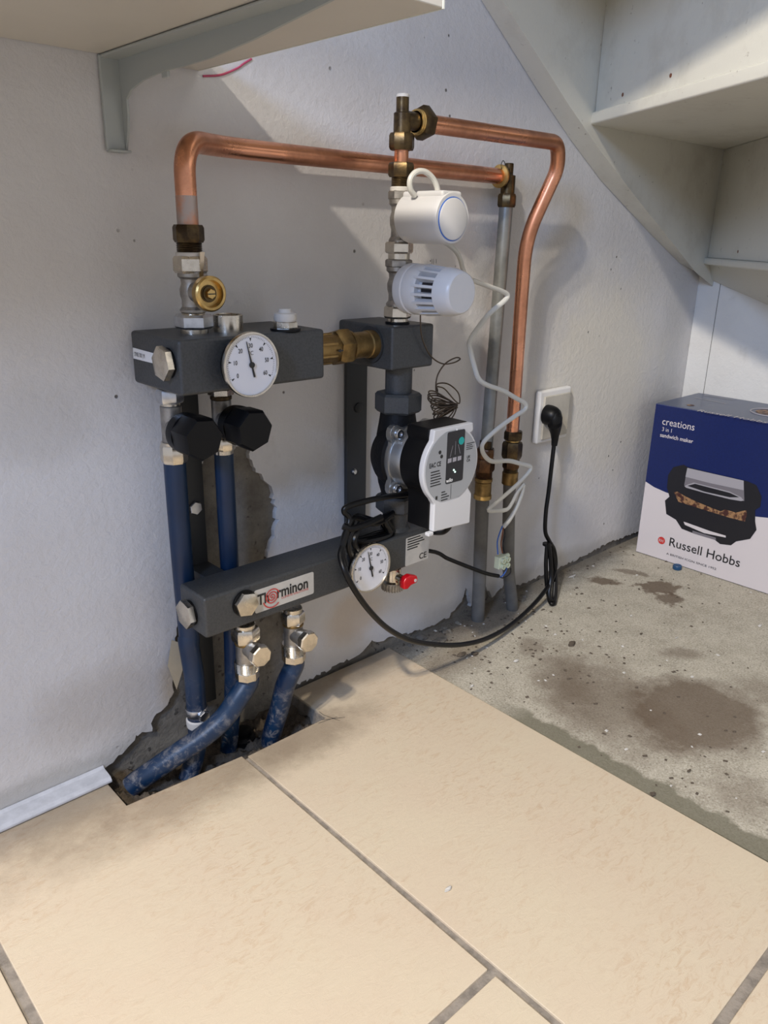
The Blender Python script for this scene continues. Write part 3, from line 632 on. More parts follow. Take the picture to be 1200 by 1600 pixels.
# ================================================================== valves under the manifold with blue pipes
def knob_valve(x, rows, label, kz):
    y = -.045; t = stack('flow_valve', label, 'valve', x, y, rows, rows[-1][2])
    MB().lathe((x, y-.008, kz), -YA, [(.016, 0), (.016, .022), (.021, .024)], 24).build('bonnet', 'nickel_dull', t)
    k = MB(); k.lathe((x, -.073, kz), -YA, [(.024, 0), (.0265, .003), (.0275, .012), (.0275, .020)], 32)
    k.hexn((x, -.090, kz), -YA, .0295, .040, .35, .12, 7); k.build('knob', 'blackp', t)
    return t
knob_valve(.497, [('hex', 607, 629, 40, 'steel', 'union_nut', {'rot': .5}), ('cyl', 628, 634, 30, 'nickel', 'neck'), ('cyl', 633, 690, 33, 'nickel_dull', 'body'), ('cyl', 689, 694, 38, 'nickel', 'bead'), ('oct', 693, 722, 41, 'nickel', 'pipe_nut')], 'nickel flow valve with faceted black knob over the left blue pipe', .524)
knob_valve(.575, [('hex', 606, 618, 38, 'nickel', 'union_nut', {'rot': .5}), ('cyl', 617, 624, 34, 'brass_old', 'neck'), ('cyl', 623, 680, 31, 'nickel_dull', 'body'), ('oct', 680, 702, 38, 'nickel', 'pipe_nut'), ('cyl', 700, 712, 30, 'nickel', 'end_ring')], 'nickel flow valve with faceted black knob over the second blue pipe', .524)
def bp(label, pts, r, extra=None):
    t = thing('blue_pipe', label, 'pipe', pts[0]); MB().tube(smooth_path(pts, 6), r, 20).build('tube', 'bluepipe', t); return t
z1 = ZV(718, .497, -.045)
b1 = bp('blue plastic pipe down the far left with a steel hose clamp near its foot', [(.497, -.045, z1), (.497, -.045, .40), (.498, -.045, .30), (.500, -.045, .20), W(294, 1000, -.046), W(303, 1055, -.047), W(306, 1092, -.048), W(309, 1130, -.050), W(308, 1160, -.053), W(302, 1190, -.056), W(294, 1218, -.060)], .0152)
c = W(307, 1108, -.048)
MB().lathe((c.x, c.y, c.z-.008), ZA, [(.0168, 0), (.0172, .001), (.0172, .012), (.0168, .013)], 28).build('hose_clamp', 'steel', b1)
MB().hexn((c.x+.001, c.y-.017, c.z-.003), -YA, .0095, .007, 0, .2).build('clamp_screw', 'steel', b1)
MB().lathe((c.x+.0005, c.y-.001, c.z-.028), ZA, [(.0172, 0), (.0178, .004), (.0178, .012), (.016, .014)], 28).build('white_sleeve', 'ptfe', b1)
b2 = bp('blue plastic pipe second from the left, running straight behind the lower bar', [(.575, -.045, ZV(708, .575, -.045)), (.575, -.045, .40), (.575, -.045, .22), (.572, -.044, .10), (.566, -.040, .02), (.560, -.034, -.045)], .0140)
# ================================================================== lower manifold bar
lm = thing('lower_manifold', 'long dark grey square steel bar with a silver nameplate', 'manifold', (.69, -.107, .247))
MB().box((.4755, -.140, .2475), (.914, -.073, .3085)).build('bar', 'grey', lm, bevel=.0045)
c = X(298, 957, .475)
MB().lathe((.4755, c.y, c.z), -XA, [(.0185, 0), (.0185, .003)], 24).build('seal_ring', 'blackp', lm)
MB().hexn((.4725, c.y, c.z), -XA, .0210, .010, .3, .1).build('end_plug', 'nickel', lm)
MB().lathe((.5385, -.140, .2835), -YA, [(.0195, 0), (.0195, .003)], 24).build('seal_ring', 'blackp', lm)
MB().hexn((.5385, -.143, .2835), -YA, .0185, .008, .3, .12).build('front_plug', 'nickel', lm)
MB().lathe((.862, -.107, .3080), ZA, [(.026, 0), (.0235, .003), (.0215, .006), (.0215, .040)], 36).build('inlet_tube', 'grey', lm)
NP = MB()
def rrect(x0, x1, z0, z1, y, r=.003, n=4):
    pts = []
    for cx, cz, a0 in ((x1-r, z1-r, 0), (x0+r, z1-r, 90), (x0+r, z0+r, 180), (x1-r, z0+r, 270)):
        for i in range(n+1): a = rad(a0+90*i/n); pts.append(Vector((cx+r*math.cos(a), y, cz+r*math.sin(a))))
    return pts
npx0, npx1, npz0, npz1 = .5555, .6615, .2605, .2965
NP.prism(rrect(npx0, npx1, npz0, npz1, -.1402), (0, -.0007, 0)).build('nameplate', 'sticker', lm)
yl = -.1412
text('Th', .0235, (.5600, yl, .2725), XA, ZA, 'print', lm, bold=.025, sx=.78)
text('rminon', .0235, (.5930, yl, .2740), XA, ZA, 'print', lm, bold=.025, sx=.84)
text('CLIMATE SOLUTIONS', .0046, (.6010, yl, .2700), XA, ZA, 'redprint', lm, sx=1.12)
sp = MB(); pr = None; pts = []
for i in range(90):
    a = i*.22; r = .0006+.0122*(i/90)**1.15; pts.append(Vector((.5850+r*math.cos(-a+1), yl, .2790+r*math.sin(-a+1))))
stroke(sp, pts, .0017, Vector((0, -1, 0)), .0006)
pts = [Vector((.5850+.0158*math.cos(a), yl, .2790+.0158*math.sin(a)-.001)) for a in [rad(195+i*6) for i in range(21)]]
stroke(sp, pts, .0017, Vector((0, -1, 0)), .0006); sp.build('spiral_emblem', 'redprint', lm, smooth=False)
MB().prism(rrect(.856, .9115, .2500, .3005, -.1402, .002), (0, -.0005, 0)).build('rating_label', 'sticker', lm)
pl = MB()
for i, (w_, o_) in enumerate(((.030, 0), (.036, 0), (.040, 0), (.028, 0), (.024, 0))): pl.box((.8595, -.1411, .2965-i*.0045), (.8595+w_, -.1408, .2985-i*.0045))
pl.build('small_print', 'print', lm)
text('CE', .0150, (.8880, -.1410, .2545), XA, ZA, 'print', lm, bold=.015)
# return valves
def ret_valve(x, rows, label, cz, cy):
    y = -.107; t = stack('return_valve', label, 'valve', x, y, rows, rows[-1][2])
    MB().lathe((x, y-.006, cz), -YA, [(.013, 0), (.0125, .016), (.0145, .018), (.0145, .026)], 24).build('side_branch', 'nickel_dull', t)
    MB().hexn((x, y-.030, cz), -YA, .0170, .013, .2, .15, 8).build('side_cap', 'nickel', t)
ret_valve(.559, [('cyl', 973, 981, 32, 'nickel', 'collar'), ('hex', 980, 1001, 42, 'nickel', 'union_nut', {'rot': .45}), ('cyl', 1000, 1005, 36, 'brass_dull', 'brass_ring'), ('cyl', 1004, 1034, 32, 'nickel_dull', 'body'), ('thread', 1032, 1046, 39, 'nickel', 'grip_ring'), ('oct', 1045, 1060, 36, 'nickel', 'pipe_nut')], 'nickel return valve with side cap over the long bent blue pipe', .193, 0)
ret_valve(.646, [('cyl', 948, 957, 30, 'nickel', 'collar'), ('hex', 955, 973, 36, 'nickel', 'union_nut', {'rot': .45}), ('cyl', 972, 976, 33, 'brass_dull', 'brass_ring'), ('cyl', 975, 1006, 30, 'nickel_dull', 'body'), ('thread', 1004, 1020, 38, 'nickel', 'grip_ring'), ('oct', 1019, 1032, 36, 'nickel', 'pipe_nut')], 'nickel return valve with side cap over the short slanting blue pipe', .185, 0)
bp('long blue plastic pipe bending left across the hole from the first return valve', [(.559, -.107, ZV(1056, .559, -.107)), (.559, -.107, ZV(1066, .559, -.107)), W(372, 1090, -.106), W(350, 1122, -.100), W(318, 1150, -.090), W(280, 1176, -.075), W(245, 1200, -.060), W(216, 1220, -.045), W(204, 1230, -.040)], .0165)
bp('short blue plastic pipe slanting into the hole under the second return valve', [(.646, -.107, ZV(1028, .646, -.107)), (.646, -.107, ZV(1040, .646, -.107)), W(446, 1070, -.102), W(437, 1105, -.090), W(428, 1135, -.078), W(422, 1160, -.066)], .0160)
# plug in the dirt
tag(MB().lathe((.592, -.030, -.045), ZA, [(.022, 0), (.022, .022), (.016, .026), (.016, .034), (.010, .036)], 24).build('pipe_plug', 'blackp'), 'black plastic pipe plug in the dirt between the blue pipes', 'plug')
# drain cock
dv = thing('drain_valve', 'small nickel drain cock with a red lever under the lower bar', 'valve', (.862, -.107, .247))
dx, dy = .860, -.107
MB().lathe((dx, dy, .2475), -ZA, [(.012, 0), (.012, .004), (.009, .005), (.009, .010), (.014, .012), (.0145, .034), (.0185, .037)], 28).build('body', 'nickel', dv)
k = MB(); k.lathe((dx, dy, .211), -ZA, [(.0185, 0), (.0190, .002), (.0190, .013), (.016, .015)], 30, k=0)
for i in range(24):
    a = 2*math.pi*i/24; k.lathe((dx+.0188*math.cos(a), dy+.0188*math.sin(a), (.1965)), ZA, [(.0014, 0), (.0014, .012)], 5)
k.build('knurled_cap', 'nickel_dull', dv)
MB().lathe((dx, dy-.010, .222), -YA, [(.007, 0), (.007, .014)], 16).build('spindle', 'nickel', dv)
lvr = MB(); lp = [(-.009, -.010), (-.010, .004), (-.004, .011), (.006, .013), (.022, .007), (.024, .000), (.022, -.006), (.008, -.007), (.000, -.012)]
lvr.prism([Vector((dx+.002+a, dy-.024, (.2185+b2_))) for a, b2_ in lp], (0, -.012, 0)); lvr.build('lever', 'red', dv, bevel=.0025)
MB().lathe((dx+.019, dy-.0360, .2185), -YA, [(.003, 0), (.003, .0007)], 16).build('lever_hole', 'ptfe', dv)
# ================================================================== dial thermometers
def thermometer(cx, cz, yf, label, r=.0410):
    t = thing('dial_thermometer', label, 'thermometer', (cx, yf, cz), 'dial thermometers'); 
    del t['group']
    MB().lathe((cx, -.140, cz), -YA, [(.012, 0), (.012, -yf-.140-.012)], 20).build('stem', 'nickel', t)
    o = Vector((cx, yf, cz))
    MB().lathe((cx, yf+.014, cz), -YA, [(r*.55, 0), (r*.93, .001), (r*.95, .0100)], 48).build('case', 'blackp', t)
    MB().lathe((cx, yf+.006, cz), -YA, [(r*.95, 0), (r, .001), (r, .005), (r*.985, .0065), (r*.94, .0065), (r*.925, .004), (r*.925, .001)], 64, cap=False).build('bezel', 'nickel', t)
    MB().lathe((cx, yf+.003, cz), -YA, [(r*.93, 0), (r*.93, .0008)], 48).build('dial_face', 'dial', t)
    yd = yf+.0020
    mk = MB()
    for i in range(0, 121):
        if i % 2 and i < 0: continue
        a = rad(-120+i*2); big = i % 20 == 0; mid = i % 10 == 0; r1_ = r*.86; r0_ = r*(.72 if big else .80 if mid else .815)
        d = Vector((math.sin(a), 0, math.cos(a))); C0 = Vector((cx, yd, cz)); s_ = Vector((d.z, 0, -d.x))
        if i % 2 == 0 or i > 0:
            if big:
                mk.add([C0+d*r0_-s_*.0004, C0+d*r0_+s_*.0004, C0+d*r*.815+s_*.0013, C0+d*r*.815-s_*.0013], [(0, 1, 2, 3)])
            elif i % 2 == 0: mk.add([C0+d*r0_-s_*.00022, C0+d*r0_+s_*.00022, C0+d*r1_+s_*.00022, C0+d*r1_-s_*.00022], [(0, 1, 2, 3)])
    mk.build('scale_marks', 'print', t, smooth=False)
    for i in range(7):
        a = rad(-120+40*i); q = Vector((cx+math.sin(a)*r*.58, yd, cz+math.cos(a)*r*.58-.0025)); text(str(i*10), .0078, q, XA, ZA, 'print', t, 'numeral', 'CENTER', bold=.01, sx=.8)
    text('°C', .0070, (cx, yd, cz+r*.30), XA, ZA, 'print', t, 'unit_mark', 'CENTER')
    a = rad(-13); d = Vector((math.sin(a), 0, math.cos(a))); s_ = Vector((d.z, 0, -d.x)); C0 = Vector((cx, yd-.001, cz))
    nd = MB(); nd.prism([C0-d*.016-s_*.0013, C0-d*.016+s_*.0013, C0+s_*.0011, C0+d*.029+s_*.0004, C0+d*.031, C0+d*.029-s_*.0004, C0-s_*.0011], (0, -.0006, 0)); nd.lathe(C0, -YA, [(.0038, 0), (.0038, .0015), (.002, .002)], 20); nd.build('needle', 'print', t)
    return t
thermometer(.550, .6190, -.165, 'round white dial thermometer on the front of the upper manifold block')
thermometer(.757, .2830, -.165, 'round white dial thermometer on the lower bar, beside the pump cable')
# ================================================================== heads
ah = thing('valve_actuator', 'smooth white cylindrical electric actuator with a blue ring', 'actuator', (x2, -.135, .800))
ra = .0345; zc = .7995
pr = [(ra*.80, 0), (ra*.97, .003), (ra, .008), (ra, .078), (ra*.985, .083), (ra*.95, .0855)]
MB().lathe((x2, -.130, zc), -YA, pr, 56).build('housing', 'whitep', ah)
MB().box((x2-.020, -.2135, zc+ra*.72), (x2+.020, -.134, zc+ra*1.03)).build('cable_ridge', 'whitep', ah, bevel=.004)
MB().lathe((x2, -.2150, zc-.001), -YA, [(.0290, 0), (.0290, .0012)], 56).build('blue_ring', 'blue', ah)
MB().lathe((x2, -.2155, zc-.001), -YA, [(.0275, 0), (.0275, .002), (.026, .0028)], 56).build('end_cap', 'whitep', ah)
hd = thing('thermostat_head', 'white slotted thermostat head with a dark vent behind its ribs', 'thermostat', (x2, -.135, .70))
zc = .7010; rh = .0355
MB().lathe((x2, -.128, zc), -YA, [(.020, 0), (.030, .003), (rh*1.0, .006), (rh*1.04, .010), (rh*1.04, .022), (rh*.99, .0235), (rh*.99, .026), (rh*1.02, .027), (rh*1.02, .046), (rh*.96, .050)], 56).build('base_ring', 'whitep', hd)
MB().lathe((x2, -.172, zc), -YA, [(rh*.72, 0), (rh*.72, .044)], 40).build('inner_core', 'whitep', hd)
ns = 18
for i in range(ns):
    a = 2*math.pi*i/ns+.12; d = Vector((math.cos(a), 0, math.sin(a))); s_ = Vector((-d.z, 0, d.x)); C0 = Vector((x2, 0, zc)); hw = .0023
    v = []
    for yy, ro in ((-.173, rh*1.03), (-.213, rh*.93)):
        for sr, sw in ((rh*.66, -hw), (rh*.66, hw), (ro, hw*.8), (ro, -hw*.8)): v.append(C0+d*sr+s_*sw+Vector((0, yy, 0)))
    MB().add(v, [(0, 1, 2, 3), (7, 6, 5, 4), (0, 4, 5, 1), (1, 5, 6, 2), (2, 6, 7, 3), (3, 7, 4, 0)]).build('rib', 'whitep', hd, smooth=False)
    am = a+math.pi/ns
    if abs((am-math.pi-.05+math.pi) % (2*math.pi)-math.pi) < .60:
        q = [C0+Vector((math.cos(am+t)*rh*.735, yy, math.sin(am+t)*rh*.735)) for t, yy in ((-.10, -.184), (-.10, -.206), (.10, -.206), (.10, -.184))]
        MB().add(q, [(0, 1, 2, 3)]).build('vent_slot', 'dprint', hd, smooth=False)
MB().lathe((x2, -.212, zc), -YA, [(rh*.90, 0), (rh*.96, .001), (rh*.94, .010), (rh*.86, .022), (rh*.80, .027), (rh*.76, .028)], 40).build('nose_cap', 'whitep', hd)
text('•))) 1', .009, W(668, 424, -.150)+Vector((0, -.004, .012)), YA*-1+XA*.0, ZA, 'print', hd, sx=.8)
# ================================================================== pump
px_, pz_, py_ = .862, .440, -.107
pu = thing('circulation_pump', 'black and silver circulation pump with a white control cover', 'pump', (px_, py_, .371))
def hexu(z0, z1, r, m='grey', nm='union_nut'):
    MB().hexn((px_, py_, z0), ZA, r, z1-z0, .2, .12).build(nm, m, pu)
hexu(ZV(643, px_, py_), ZV(612, px_, py_), .0375); hexu(ZV(797, px_, py_), ZV(772, px_, py_), .0335)
v = MB(); v.lathe((px_, py_, .345), ZA, [(.024, 0), (.025, .028), (.030, .045), (.034, .070), (.034, .125), (.030, .150), (.027, .172)], 32)
v.lathe((px_, py_+.022, pz_), -YA, [(.030, 0), (.044, .006), (.052, .018), (.056, .030), (.057, .045), (.053, .048)], 44); v.build('volute', 'blackiron', pu)
# cast aluminium flange with four bolt lugs
fl = MB(); loop = []
lug = [(-.036, .045), (.036, .045), (.036, -.045), (-.036, -.045)]
for i in range(72):
    a = 2*math.pi*i/72; r = .0525
    for lx_, lz_ in lug:
        la = math.atan2(lz_, lx_); R_ = math.hypot(lx_, lz_)+.0125; dd = (a-la+math.pi) % (2*math.pi)-math.pi
        if abs(dd) < .30: r = max(r, R_-(dd/.30)**2*(R_-.0525))
    loop.append(Vector((px_+r*math.cos(a), py_-.024, pz_+r*math.sin(a))))
fl.prism(loop, (0, -.010, 0)); fl.build('flange', 'silver', pu, bevel=.0018, seg=2)
MB().lathe((px_, py_-.033, pz_), -YA, [(.0505, 0), (.0490, .005), (.0475, .014), (.0440, .024), (.0400, .032)], 48).build('motor_housing', 'silver', pu)
for lx_, lz_ in lug:
    MB().lathe((px_+lx_, py_-.033, pz_+lz_), -YA, [(.0115, 0), (.0110, .006), (.0092, .0065)], 24).build('lug', 'silver', pu)
    bo = MB().lathe((px_+lx_, py_-.0395, pz_+lz_), -YA, [(.0082, 0), (.0082, .0045), (.0070, .0055), (.0042, .0055), (.0040, .0030), (0.0005, .0030)], 24).build('bolt', 'steel', pu)
MB().prism([Vector((px_-.030, -.1485, pz_+.034)), Vector((px_-.012, -.1485, pz_+.030)), Vector((px_-.012, -.1485, pz_+.014)), Vector((px_-.030, -.1485, pz_+.020))], (0, -.006, 0)).build('raised_pad', 'silver', pu, bevel=.001)
# control box: rounded body + rectangular foot
yb0, yb1 = -.174, -.222; bx0, bx1 = .806, .913
def cover(loop, ya, yb): return [Vector((a, ya, b2_)) for a, b2_ in loop], (0, yb-ya, 0)
fx, fz, fr = .8570, .4470, .0610
def plate(r, dz=0, n=20, x0=.0, foot=True):
    pts = []
    L_ = fx-r; R_ = fx+r
    pts += [(fx-.040, .5080+dz)]; pts += [(fx+.045, .5080+dz)]; pts += [(fx+.047, .495)]
    for i in range(n+1):
        a = rad(48-96*i/n*.98); pts.append((fx+r*math.cos(a), fz+r*math.sin(a)))
    if foot: pts += [(.9080+dz, .392), (.9080+dz, .3420-dz), (.8230-dz, .3470-dz), (.8230-dz, .392)]
    for i in range(n+1):
        a = rad(228-96*i/n*.98); pts.append((fx+r*math.cos(a), fz+r*math.sin(a)))
    pts += [(fx-.042, .495)]
    return pts
k = MB(); l_, d_ = cover(plate(fr-.006), yb0, yb1); k.prism(l_, d_); k.build('control_box', 'blackp', pu, bevel=.003)
MB().lathe((px_, py_-.055, pz_), -YA, [(.040, .006), (.046, .008), (.049, .012), (.049, .014)], 40).build('motor_collar', 'blackp', pu)
k = MB(); l_, d_ = cover(plate(fr), -.222, -.2325); k.prism(l_, d_); k.build('front_cover', 'whitep', pu, bevel=.002, seg=2)
MB().box((.8130, -.2325, .3415), (.8240, -.2235, .3475)).build('cover_hook', 'whitep', pu, bevel=.0015)
ff = []
for i in range(73):
    a = 2*math.pi*i/72; xx, zz = (fr-.004)*math.cos(a), (fr-.004)*math.sin(a); zz = max(min(zz, .0555), -.0535); ff.append(Vector((fx+xx, -.2326, fz+zz)))
MB().prism(ff[:-1], (0, -.0006, 0)).build('rating_plate', 'facegrey', pu)
yf = -.2333
MB().prism(rrect(.8440, .8830, .4200, .5010, yf, .003), (0, -.0004, 0)).build('display', 'dprint', pu)
yg = -.2339
MB().lathe((.8755, yg+.0002, .4835), -YA, [(.0060, 0), (.0060, .0004)], 28).build('button', 'teal', pu)
lw = MB()
for a, b2_ in (((.8560, .4790), (.8510, .4620)), ((.8620, .4850), (.8620, .4640)), ((.8680, .4790), (.8735, .4640))): stroke(lw, [(a[0], yg, a[1]), (b2_[0], yg, b2_[1])], .0007, Vector((0, -1, 0)))
for xx in (.8505, .8615, .8725): lw.add([Vector((xx-.0042, yg-.0002, .4530)), Vector((xx+.0042, yg-.0002, .4535)), Vector((xx+.0042, yg-.0002, .4600)), Vector((xx-.0042, yg-.0002, .4600))], [(0, 1, 2, 3)])
lw.build('display_symbols', 'gprint2', pu, smooth=False)
for xx, zz in ((.8610, .4400), (.8640, .4365)): MB().lathe((xx, yg, zz), -YA, [(.0014, 0), (.0014, .0005)], 12).build('status_light', 'lit', pu)
MB().lathe((.8640, -.2332, .5025), -YA, [(.0014, 0), (.0014, .0006)], 12).build('pointer_dot', 'whiteprint', pu)
text('wilo', .0085, (.8450, yg, .4225), XA, ZA, 'whiteprint', pu, bold=.02)
text('EAC CE', .0100, (.8070, -.2334, .4520), XA, ZA, 'print', pu, bold=.02, sx=.75)
text('UK', .0060, (.8900, -.2334, .4530), XA, ZA, 'print', pu, bold=.02); text('CA', .0060, (.8900, -.2334, .4475), XA, ZA, 'print', pu, bold=.02)
sm = MB()
rnd = random.Random(5)
for i in range(6): sm.box((.8110, -.2336, .4440-i*.0043), (.8110+rnd.uniform(.010, .024), -.2334, .4455-i*.0043))
for i in range(4): sm.box((.8360, -.2336, .4080-i*.0043), (.8360+rnd.uniform(.008, .018), -.2334, .4095-i*.0043))
for i in range(4): sm.box((.8880, -.2336, .4760-i*.0030), (.8880+rnd.uniform(.012, .020), -.2334, .4770-i*.0030))
sm.box((.8570, -.2336, .3945), (.8575, -.2334, .4180)); sm.lathe((.8290, -.2333, .4730), -YA, [(.0030, 0), (.0030, .0003)], 8); sm.lathe((.8330, -.2333, .4660), -YA, [(.0030, 0), (.0030, .0003)], 8)
sm.box((.8235, -.2336, .3995), (.8275, -.2334, .4050)); sm.build('small_print', 'print', pu)
# ================================================================== capillary wire with coil
ca = thing('capillary_wire', 'thin steel capillary wire wound into a fan-shaped bundle above the pump', 'wire', W(690, 620, -.10))
pts = [W(657, 486, -.150), W(657, 505, -.148), W(660, 530, -.146), W(672, 555, -.145), W(690, 568, -.14), W(708, 567, -.135), W(719, 561, -.13), W(712, 559, -.132), W(696, 568, -.14), W(684, 586, -.14), W(681, 606, -.14), W(684, 618, -.14)]
MB().tube(smooth_path(pts, 6), .0012, 6).build('lead', 'wire', ca)
rnd = random.Random(11)
for i in range(13):
    t = i/12; A = Vector(W(715-rnd.uniform(0, 4), 634+rnd.uniform(-3, 3), -.135)); Bp = Vector(W(668+t*14+rnd.uniform(-2, 2), 612+t*52, -.155+t*.02)); d = Bp-A; s_ = d.cross(YA).normalized()*rnd.uniform(.004, .007)+YA*rnd.uniform(-.006, .006)
    loop = [A, A+d*.35+s_, A+d*.8+s_*1.1, Bp, A+d*.8-s_*.9, A+d*.35-s_*.6]; lp_ = loop+[loop[0]]
    MB().tube(smooth_path(lp_, 5), .0012, 5).build('coil_turn', 'wire', ca)
MB().tube(smooth_path([W(*p, -.138) for p in ((684, 612), (683, 600), (700, 600), (716, 614), (718, 630), (710, 625), (695, 608), (684, 604))], 6), .0012, 5).build('coil_turn', 'wire', ca)
# ================================================================== cables
cab = thing('power_cable', 'thick black power cable hanging in a loop from the pump to the wall socket', 'cable', W(600, 985, -.17))
rc = .0047
main = [W(668, 772, -.150), W(640, 772, -.160), W(600, 777, -.158), W(560, 786, -.150), W(541, 793, -.148), W(538, 800, -.147), W(546, 812, -.150), W(538, 845, -.158), W(532, 868, -.168), W(540, 895, -.185), W(556, 925, -.188), W(578, 955, -.182), W(606, 982, -.172), W(640, 1000, -.160), W(680, 1007, -.150), W(722, 1007, -.140), W(762, 997, -.128), W(800, 975, -.112), W(836, 942, -.094), W(860, 910, -.078), W(868, 885, -.062), W(866, 860, -.060), W(858, 845, -.058), W(852, 830, -.054), W(853, 800, -.052), W(857, 770, -.050), W(861, 735, -.048), W(865, 700, -.046), W(866, 690, -.046)]
MB().tube(smooth_path(main, 8), rc, 12).build('cable', 'blackcable', cab)
plug = MB(); pc = W(863, 655, -.052)
MB().tube([W(866, 696, -.046), W(867, 686, -.046), W(867, 676, -.047), W(866, 664, -.050)], [.0065, .0078, .0100, .0140], 20).build('strain_relief', 'blackp', cab)
# hanging doubled loop under the plug
def WF(px, py, y, z=.0005):
    p = W(px, py, y); return p if p.z > z else G(px, py, z)
lp_ = [WF(*p) for p in ((855, 850, -.062), (853, 880, -.066), (854, 910, -.072), (857, 932, -.080), (861, 943, -.088), (866, 942, -.088), (868, 928, -.080), (868, 900, -.068), (865, 870, -.060), (861, 849, -.056))]
MB().tube(smooth_path(lp_, 6), rc, 10).build('spare_loop', 'blackcable', cab)
MB().tube(smooth_path([WF(*p) for p in ((857, 848, -.066), (860, 872, -.072), (861, 900, -.078), (858, 925, -.086), (860, 937, -.092), (865, 934, -.092), (867, 910, -.080))], 6), rc, 10).build('spare_loop', 'blackcable', cab)
c = W(855, 850, -.056); MB().lathe((c.x, c.y, c.z-.003), ZA, [(.0105, 0), (.0105, .005)], 16).build('cable_tie', 'blackp', cab)
pg = MB(); c = W(866, 650, -.040); pg.lathe((c.x, -.0205, c.z), -YA, [(.0215, 0), (.0215, .010), (.0195, .020), (.015, .028), (.010, .031)], 32)
pg.tube([Vector((c.x, -.036, c.z+.012)), Vector((c.x, -.038, c.z+.004)), Vector((c.x, -.041, c.z-.006)), Vector((c.x+.001, -.043, c.z-.018)), Vector((c.x+.002, -.0445, c.z-.030)), Vector((c.x+.002, -.0455, c.z-.040))], [.012, .0165, .0175, .0155, .0120, .0095], 24)
pg.build('plug_body', 'blackp', cab)
for i in range(3): MB().box((c.x-.010+i*.004, -.0562+i*.0005, c.z+.004-i*.004), (c.x-.001+i*.004, -.0540, c.z+.0055-i*.004)).build('grip_ridge', 'blackp', cab, bevel=.0005, seg=1)
cb = thing('cable_bundle', 'bunched black cable tied on top of the lower bar behind the dial', 'cable', W(550, 830, -.12))
rnd = random.Random(2)
for i in range(6):
    o_ = rnd.uniform(-3, 3); yy = -.118-.008*(i % 3)
    pts = [W(p[0]+o_+rnd.uniform(-2, 2), p[1]+rnd.uniform(-2, 2)+i, yy+rnd.uniform(-.003, .003)) for p in ((612, 800), (585, 812), (556, 806), (543, 822), (552, 842), (585, 846), (608, 832), (602, 812))]
    for q in pts: q.z = max(q.z, .3150)
    MB().tube(smooth_path(pts+[pts[0]], 6), rc, 8).build('loop', 'blackcable', cb)
for q0, q1, q2, nn in (((548, 812), (535, 850), (540, 885), 'loop'), ((556, 815), (544, 850), (552, 875), 'loop'), ((566, 818), (553, 845), (565, 868), 'loop')):
    MB().tube(smooth_path([W(*q0, -.150), W(*q1, -.160), W(*q2, -.168 if q2[0] < 545 else -.152)], 8), rc, 8).build(nn, 'blackcable', cb)
MB().tube(smooth_path([W(596, 808, -.155), W(570, 820, -.156), W(548, 826, -.156), W(536, 822, -.150)], 6), .0055, 8).build('cable_tie', 'blackp', cb)
sc = thing('signal_cable', 'black cable running from behind the lower bar to the terminal block', 'cable', W(720, 880, -.07))
MB().tube(smooth_path([(.85, -.060, .26), W(672, 861, -.066), W(700, 873, -.070), W(730, 885, -.076), W(760, 896, -.082), W(779, 900, -.086)], 6), .0040, 10).build('cable', 'blackcable', sc)
MB().tube(smooth_path([W(775, 899, -.086), W(783, 901, -.088), W(790, 893, -.090), W(792, 885, -.092)], 6), .0014, 6).build('core', 'blue', sc)
MB().tube(smooth_path([W(776, 899, -.086), W(786, 903, -.088), W(797, 896, -.090), W(798, 888, -.092)], 6), .0014, 6).build('core', 'dprint', sc)
s2 = thing('pump_lead', 'short black cable curling from under the white pump cover behind the bar', 'cable', W(690, 830, -.15))
MB().tube(smooth_path([W(706, 806, -.190), W(704, 820, -.186), W(694, 831, -.172), (.926, -.138, .293), (.924, -.100, .288), (.918, -.064, .284)], 6), .0042, 10).build('cable', 'blackcable', s2)
# white control cable
wc = thing('control_cable', 'white zigzag cable from the actuator down to the terminal block', 'cable', W(780, 640, -.1))
def D(l, ys): 
    n = len(l); return [W(*p, ys[0]+(ys[1]-ys[0])*i/(n-1)) for i, p in enumerate(l)]
MB().tube(smooth_path(D([(648, 306), (641, 295), (641, 280), (650, 269), (663, 268), (675, 277), (682, 290), (685, 304)], (-.165, -.175)), 6), .0040, 10).build('loop', 'whitecable', wc)
MB().tube(smooth_path(D([(690, 376), (702, 383), (714, 395), (720, 408), (723, 420), (729, 432), (738, 438)], (-.19, -.125)), 6), .0036, 10).build('link', 'whitecable', wc)
A_ = D([(738, 438), (765, 448), (784, 455), (793, 461), (788, 470), (765, 490), (745, 515), (734, 533), (735, 548), (741, 572), (748, 592), (762, 602), (785, 610), (806, 622), (821, 631), (820, 640), (805, 650), (780, 668), (758, 688), (753, 700), (758, 713), (770, 721), (795, 720), (815, 725), (829, 729), (826, 738), (808, 757), (782, 780), (763, 796), (776, 798), (792, 796), (800, 786), (808, 770), (818, 756)], (-.125, -.105))
MB().tube(smooth_path(A_, 5), .0044, 10, flat=.7).build('cable', 'whitecable', wc)
MB().tube(smooth_path(D([(818, 756), (816, 768), (808, 790), (796, 812), (786, 824)], (-.105, -.092)), 6), .0044, 10).build('cable_end', 'whitecable', wc)
for m_, l in (('blue', [(785, 822), (780, 835), (777, 848), (778, 866)]), ('brown', [(787, 823), (785, 835), (783, 850), (785, 864)]), ('dprint', [(788, 823), (789, 838), (786, 850), (788, 864)])):
    MB().tube(smooth_path(D(l, (-.092, -.096)), 6), .0015, 6).build('core', m_, wc)
tb = thing('terminal_block', 'pale green two-way screw terminal block hanging on the wires', 'connector', W(786, 878, -.096))
c = W(786, 878, -.096)
MB().box((c.x-.017, c.y-.004, c.z-.012), (c.x+.008, c.y+.010, c.z+.014)).build('body', 'terminal', tb, bevel=.002)
